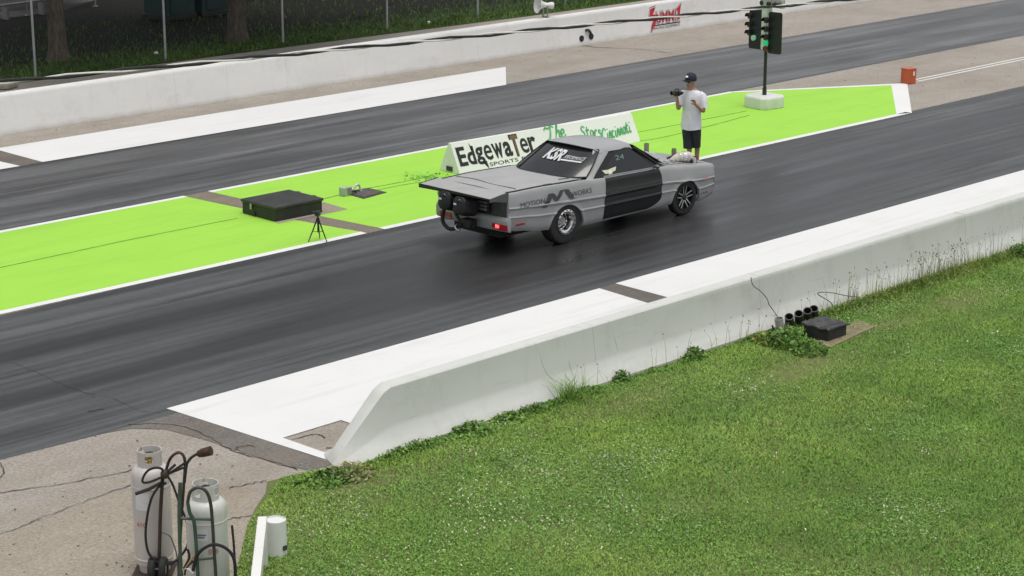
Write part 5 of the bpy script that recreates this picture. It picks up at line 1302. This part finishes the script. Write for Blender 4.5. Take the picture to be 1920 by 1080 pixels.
# ------------------------------------------------------------------ drain box against the near wall
bq = G(1552, 644); db = thing('drain_box', 'low black box under a wrinkled sheet against the near wall', 'drain box', (bq.x, bq.y, .03), R(1))
mb = MB(); mb.box((.21, .20, .075), (.44, .42, .21)); mb.build('case', M('case_black', (.022, .022, .022), .55, var=.5, scale=8), db, bevel=.008)
mb = MB(); mb.grid(lambda u, v: (-.035+.52*u, -.035+.48*v, .186+.012*math.sin(14*v+3*u)+.008*math.sin(23*u)*v-.03*max(0, .06-min(u, 1-u, v, 1-v))/.06+.03*(1-u)*(v)*.6), 26, 26); cvr = mb.build('sheet_cover', M('sheet_dark', (.045, .043, .045), .35, var=.5, scale=7), db, smooth=80)
s_ = cvr.modifiers.new('thick', 'SOLIDIFY'); s_.thickness = .012
mb = MB(); mb.box((.455, .2, .06), (.02, .2, .14)); mb.build('side_label', M('label_dim', (.16, .17, .17), .5), db)
bp = MB(); P_ = [G(*q) for q in ((1530, 646), (1556, 655), (1640, 616), (1610, 603))]
bp.slab([(q.x, q.y, .012) for q in P_], (0, 0, .022)); tag(bp.build('plywood_board', M('plywood', (.23, .19, .115), .85, var=.3, scale=9), smooth=0, bevel=.004), 'weathered tan board lying on grass under the black box', 'board')
m_pipe = M('drain_pipe_black', (.03, .025, .024), .5, var=.5, scale=20)
for i, (x, y, lab, tilt) in enumerate(((1467, 603, 'black pipe end beside the pale broken pipe by the near wall', .35), (1484, 597, 'black pipe end with leaves in it beside the black box', .3), (1502, 592, 'left of two tall black pipe ends behind the black box', .3), (1517, 589, 'right of two tall black pipe ends behind the black box', .3), (1461, 621, 'lowest black pipe end among weeds left of the black box', .5))):
    q = G(x, y+9, 0); q.y = min(q.y, 16.86); t = thing('drain_pipe', lab, 'pipe', (q.x, q.y, 0), 0, 'black drain pipes by the near wall')
    d = Vector((-.50, -.32, .80)).normalized() if i < 4 else Vector((-.3, -.8, .5)).normalized()
    z = .24 if i < 4 else .12
    mb = MB(); prof = []
    nr = 9
    for j in range(nr):
        prof += [(.058, -.02+z*1.15*j/nr), (.065, -.02+z*1.15*(j+.5)/nr)]
    prof += [(.065, z*1.13), (.053, z*1.13), (.048, z*.3), (0, z*.3)]
    mb.ring(along(prof, (0, 0, 0), d, 18), True, True, False); mb.build('pipe', m_pipe, t, smooth=50)
q = G(1437, 618); t = thing('broken_pipe', 'pale grey broken pipe half lying against the near wall', 'pipe', (q.x, min(q.y, 16.8), 0))
mb = MB(); mb.ring(along([(.06, 0), (.062, .2), (.055, .2), (.05, .05)], (0, 0, .03), (-.2, .05, .9), 16), True, True, False); mb.build('pipe', M('pipe_pale', (.42, .40, .36), .6, var=.4), t)
mb = MB(); mb.tube([(-.12, 0, .02), (-.16, .03, .14)], .014, 6); mb.tube([(.02, -.03, .1), (.12, -.05, .13)], .02, 6); mb.build('splinter', m_pipe, t)
# loose wires hanging on the wall
def wire(label, pts, r=.006, off=.0):
    P = []
    for x, y in pts:
        for Yw in (17.11,): q = PY(x, y, Yw-off)
        P.append(q)
    P = smoothpath(P, 6); c0 = P[0].copy(); mb = MB(); mb.tube([q-c0 for q in P], r, 6)
    tag(mb.build('loose_wire', M('wire_dark', (.10, .10, .095), .6), loc=c0), label, 'wire')
wire('thin wire hanging down the near wall left of the black box', [(1408, 520), (1412, 535), (1426, 546), (1438, 560), (1442, 571), (1452, 585), (1462, 600)], .006, .10)
wire('bent wire sticking out over the long grass right of the black box', [(1566, 580), (1556, 566), (1534, 552), (1540, 548), (1560, 549), (1590, 555), (1612, 557)], .007, .18)

# ------------------------------------------------------------------ lawn
wy = lambda x: 16.97-.003*(x-14)
LAWN = [(14.45, 17.02), (14.1, 17.2), (13.6, 17.28), (13.35, 17.0), (12.98, 16.72), (12.6, 16.38), (12.2, 15.95), (11.72, 15.45), (11.0, 14.7), (10.2, 13.8), (7, 9), (6, 0), (60, 0), (60, wy(60))]
m_dirt = concrete_mat('lawn_soil', (.10, .13, .035), (.16, .19, .06), .35, tint=(.12, .11, .06))
sheet('lawn_soil', LAWN, .014, m_dirt)
def inside(x, y, poly):
    r = np.zeros(len(x), bool); n = len(poly)
    for i in range(n):
        x0, y0 = poly[i]; x1, y1 = poly[(i+1) % n]
        if y0 == y1: continue
        c = ((y0 > y) != (y1 > y)) & (x < (x1-x0)*(y-y0)/(y1-y0)+x0); r ^= c
    return r
_gr = np.random.default_rng(5).random((64, 64))
def vnoise(x, y, s):
    x = x*s; y = y*s; xi = np.floor(x).astype(int); yi = np.floor(y).astype(int); fx = x-xi; fy = y-yi
    fx = fx*fx*(3-2*fx); fy = fy*fy*(3-2*fy); g = lambda a, b: _gr[a % 64, b % 64]
    return (g(xi, yi)*(1-fx)+g(xi+1, yi)*fx)*(1-fy)+(g(xi, yi+1)*(1-fx)+g(xi+1, yi+1)*fx)*fy
def fbm(x, y, s): return .5*vnoise(x, y, s)+.3*vnoise(x+7, y+3, s*2.3)+.2*vnoise(x+1, y+9, s*5.1)
VIS = [(9.6, 14.2), (14.0, 17.4), (33, 17.0), (33, 14), (17.8, 8.2), (13, 10.5)]
bare = [(21.2, 15.55, .9, .40, 1.1), (14.3, 16.45, .6, .30, 1.1), (14.0, 16.0, .35, .2, .8), (25.6, 15.9, 1.0, .30, .95), (18.6, 16.3, .9, .22, .8), (23.8, 15.9, .7, .25, .7), (15.8, 16.3, 1.2, .2, .45), (19.5, 16.5, 1.5, .15, .4), (13.0, 16.2, .3, .6, .5)]
def bareness(x, y):
    b = np.zeros(len(x))
    for cx, cyy, sx_, sy_, a in bare: b = np.maximum(b, a*np.exp(-((x-cx)/sx_)**2-((y-cyy)/sy_)**2))
    return b
def scatter(n, poly=None):
    x = RNG.uniform(9, 34, n); y = RNG.uniform(8, 17.3, n)
    m = inside(x, y, LAWN) & inside(x, y, VIS); return x[m], y[m]
x, y = scatter(1250000)
d = fbm(x, y, 1.1); keep = RNG.random(len(x)) < np.clip(.35+1.2*d, .3, 1)*np.clip(1-1.15*bareness(x, y)*(fbm(x, y, 4)+.45), .08, 1); x, y = x[keep], y[keep]
n = len(x); print('blades', n)
tall = fbm(x+20, y+5, .9)*.7+fbm(x+3, y, 3.5)*.5
hgt = (.010+.024*tall)*RNG.uniform(.6, 1.4, n); a = RNG.uniform(0, 2*PI, n); lean = RNG.uniform(.3, 1.6, n)*hgt; wdt = RNG.uniform(.004, .008, n)
la = a+PI/2+RNG.normal(0, .4, n)
b0 = np.stack([x-np.cos(a)*wdt, y-np.sin(a)*wdt, np.full(n, .012)], 1); b1 = np.stack([x+np.cos(a)*wdt, y+np.sin(a)*wdt, np.full(n, .012)], 1)
t = np.stack([x+np.cos(la)*lean, y+np.sin(la)*lean, .012+hgt], 1)
v = np.stack([b0, b1, t], 1).reshape(-1, 3)
m_blade = leaf_mat('grass_blade', (.14, .28, .045), (.205, .365, .064), (.32, .46, .11), 1.0)
dry = np.clip(RNG.random(n)*.6+.95*(fbm(x+40, y, .55)-.38)+.4*(fbm(x, y+17, 3)-.4)+.3*bareness(x, y), 0, 1)
tag(fast_mesh('lawn_grass', v, 3, m_blade, dry), kind='stuff')
# clover: small leaves lying close to flat
x, y = scatter(260000); cl = fbm(x+11, y+2, .8); keep = RNG.random(len(x)) < np.clip((cl-.38)*4, .08, 1)*(1-.6*bareness(x, y)); x, y = x[keep], y[keep]; n = len(x); print('clover', n)
c = np.stack([x, y, .02+.03*RNG.random(n)*(.5+cl[keep])], 1)
v = quads_cloud(c, RNG.uniform(.010, .019, n), RNG, 1.2)
tag(fast_mesh('clover_leaves', v, 4, leaf_mat('clover_leaf', (.125, .275, .05), (.19, .36, .075), (.32, .48, .15), 1.3), RNG.random(n)), kind='stuff')
x, y = scatter(52000); fl = fbm(x+11, y+2, .8)*.6+fbm(x, y+30, 2.2)*.4; keep = RNG.random(len(x)) < np.clip((fl-.53)*3.4, .008, .6); x, y = x[keep], y[keep]; n = len(x); print('flowers', n)
c = np.repeat(np.stack([x, y, .045+.03*RNG.random(n)], 1), 3, 0)
v = quads_cloud(c, np.repeat(RNG.uniform(.010, .016, n), 3)*1.1, RNG, 0)
tag(fast_mesh('clover_flowers', v, 4, leaf_mat('clover_flower', (.70, .70, .58), (.78, .78, .66), (.84, .84, .76)), np.repeat(RNG.random(n), 3)), kind='stuff')

# ------------------------------------------------------------------ weeds along the wall
m_weed = leaf_mat('weed_leaf', (.06, .14, .022), (.10, .22, .035), (.19, .33, .07), 3)
m_dry = leaf_mat('dry_stalk', (.13, .16, .05), (.20, .22, .09), (.30, .28, .15), 2)
def leaf_blades(x, y, z0, h, lean, wd_, rng, ang=None):
    n = len(x); a = rng.uniform(0, 2*PI, n) if ang is None else ang; la = rng.uniform(0, 2*PI, n)
    P = [np.stack([x, y, np.full(n, z0) if np.isscalar(z0) else z0], 1)]
    dx = np.cos(la)*lean; dy = np.sin(la)*lean; px_ = np.stack([np.cos(a)*wd_, np.sin(a)*wd_, np.zeros(n)], 1)
    m1 = P[0]+np.stack([dx*.3, dy*.3, h*.6], 1); t = P[0]+np.stack([dx, dy, h], 1)
    q1 = np.stack([P[0]-px_, P[0]+px_, m1+px_*.7, m1-px_*.7], 1); q2 = np.stack([m1-px_*.7, m1+px_*.7, t+px_*.1, t-px_*.1], 1)
    return np.concatenate([q1.reshape(-1, 3), q2.reshape(-1, 3)])
# low fringe
n = 17000; x = RNG.uniform(14.4, 32, n); dens = np.clip(fbm(x*1.0, x*0+3, 1.3)*2.2-.85, .03, .8); dens = np.where((x > 23) & (x < 30), np.maximum(dens, .75), dens)
keep = RNG.random(n) < dens; x = x[keep]; n = len(x); y = wy(x)-.03-np.abs(RNG.normal(0, .09, n)); hh = (.02+.09*dens[keep])*RNG.random(n)
v = quads_cloud(np.stack([x, y, .02+hh], 1), RNG.uniform(.012, .034, n), RNG, .3)
tag(fast_mesh('weed_fringe', v, 4, m_weed, RNG.random(n)), kind='stuff')
# tall seeding grass at the right end
n = 2200; x = RNG.normal(26.5, 1.9, n); x = x[(x > 23.2) & (x < 31.5)]; n = len(x); y = wy(x)-.04-np.abs(RNG.normal(0, .16, n)); h = RNG.uniform(.07, .24, n)*(1.1-.4*np.abs(y-wy(x)))
v = leaf_blades(x, y, .01, h, RNG.uniform(.02, .16, n), RNG.uniform(.002, .005, n), RNG)
tag(fast_mesh('long_grass', v, 4, leaf_mat('long_grass', (.16, .23, .035), (.26, .33, .06), (.40, .41, .15), 2), np.tile(RNG.random(n), 2)), kind='stuff')
n = 300; x = np.concatenate([RNG.normal(26.6, .8, 110), RNG.uniform(23.0, 29.5, 45), RNG.uniform(17.6, 22.4, 28), RNG.normal(24.3, .3, 22)]); n = len(x); y = wy(x)-.05-np.abs(RNG.normal(0, .08, n)); h = RNG.uniform(.25, .58, n)*np.where(x < 22.5, .8, 1)
st = leaf_blades(x, y, .01, h, RNG.uniform(.02, .14, n), np.full(n, .0028), RNG, np.full(n, math.atan2(RIGHT.y, RIGHT.x)))
tips = st[-4*n:].reshape(n, 4, 3)[:, 2]; hd_ = quads_cloud(np.repeat(tips, 2, 0)+RNG.normal(0, .008, (2*n, 3)), RNG.uniform(.010, .022, 2*n), RNG, 0)
tag(fast_mesh('seed_stalks', np.concatenate([st, hd_]), 4, m_dry, np.concatenate([np.tile(RNG.random(n), 2), RNG.random(2*n)*.5])), kind='stuff')
def weed(px, py, rad, h, nl, label, blades=0, name='weed_plant', leaf=(.02, .05), mat=None):
    q = G(px, py); q.y = min(q.y, wy(q.x)-.06); t = thing(name, label, 'weed', (q.x, q.y, .014))
    if nl:
        a = RNG.uniform(0, 2*PI, nl); rr = rad*np.sqrt(RNG.random(nl)); zz = h*RNG.random(nl)*(1.05-.6*(rr/rad)**2)
        c = np.stack([rr*np.cos(a), np.minimum(rr*np.sin(a), wy(q.x)-.02-q.y), zz], 1); fast_mesh('leaves', quads_cloud(c, RNG.uniform(*leaf, nl), RNG, .5), 4, mat or m_weed, RNG.random(nl), t)
        mb = MB()
        for i in range(7):
            a_ = 2*PI*i/7; mb.tube([(0, 0, 0), (rad*.35*math.cos(a_), min(rad*.35*math.sin(a_), .04), h*.6), (rad*.6*math.cos(a_), min(rad*.6*math.sin(a_), .05), h*.85)], .005, 5)
        mb.build('stems', M('weed_stem', (.08, .13, .03), .7), t)
    if blades:
        z = np.zeros(blades); fast_mesh('blades', leaf_blades(RNG.normal(0, rad*.25, blades), np.minimum(RNG.normal(0, rad*.2, blades), .04), 0, h*RNG.uniform(.5, 1.1, blades), rad*RNG.uniform(.2, 1.2, blades), RNG.uniform(.003, .007, blades), RNG), 4, mat or m_blade, np.tile(RNG.random(blades), 2), t)
    return t
weed(1478, 650, .30, .28, 380, 'bushy leafy weed growing in front of the black pipe ends', leaf=(.02, .055))
weed(1515, 662, .28, .17, 300, 'low leafy weed at the front corner of the black box', leaf=(.02, .05))
weed(1440, 645, .22, .16, 220, 'yellowish weed at the foot of the broken pipe', leaf=(.02, .05), mat=leaf_mat('yellow_weed', (.10, .15, .02), (.16, .21, .035), (.26, .28, .07), 3))
weed(1066, 752, .36, .33, 0, 'spiky grass tuft at the foot of the near barrier', 130, 'grass_tuft')
weed(880, 812, .30, .12, 260, 'dark leafy weed patch at the wall foot near its sloped end')
weed(950, 790, .24, .09, 180, 'small weed patch between the grass tuft and the sloped end')
weed(655, 892, .30, .12, 260, 'brownish low weed at the toe of the sloped barrier end', 40, mat=m_dry)
weed(585, 893, .38, .09, 420, 'bright clover clump where the lawn meets the white paint')
weed(1300, 672, .16, .17, 160, 'small pointed weed at the wall foot left of the black box')
weed(1160, 715, .14, .16, 110, 'thin weed at the wall foot right of the spiky tuft', 20)
weed(1915, 482, .2, .25, 260, 'leafy weed at the wall foot at the right picture edge')
# grass on the verge behind the far wall
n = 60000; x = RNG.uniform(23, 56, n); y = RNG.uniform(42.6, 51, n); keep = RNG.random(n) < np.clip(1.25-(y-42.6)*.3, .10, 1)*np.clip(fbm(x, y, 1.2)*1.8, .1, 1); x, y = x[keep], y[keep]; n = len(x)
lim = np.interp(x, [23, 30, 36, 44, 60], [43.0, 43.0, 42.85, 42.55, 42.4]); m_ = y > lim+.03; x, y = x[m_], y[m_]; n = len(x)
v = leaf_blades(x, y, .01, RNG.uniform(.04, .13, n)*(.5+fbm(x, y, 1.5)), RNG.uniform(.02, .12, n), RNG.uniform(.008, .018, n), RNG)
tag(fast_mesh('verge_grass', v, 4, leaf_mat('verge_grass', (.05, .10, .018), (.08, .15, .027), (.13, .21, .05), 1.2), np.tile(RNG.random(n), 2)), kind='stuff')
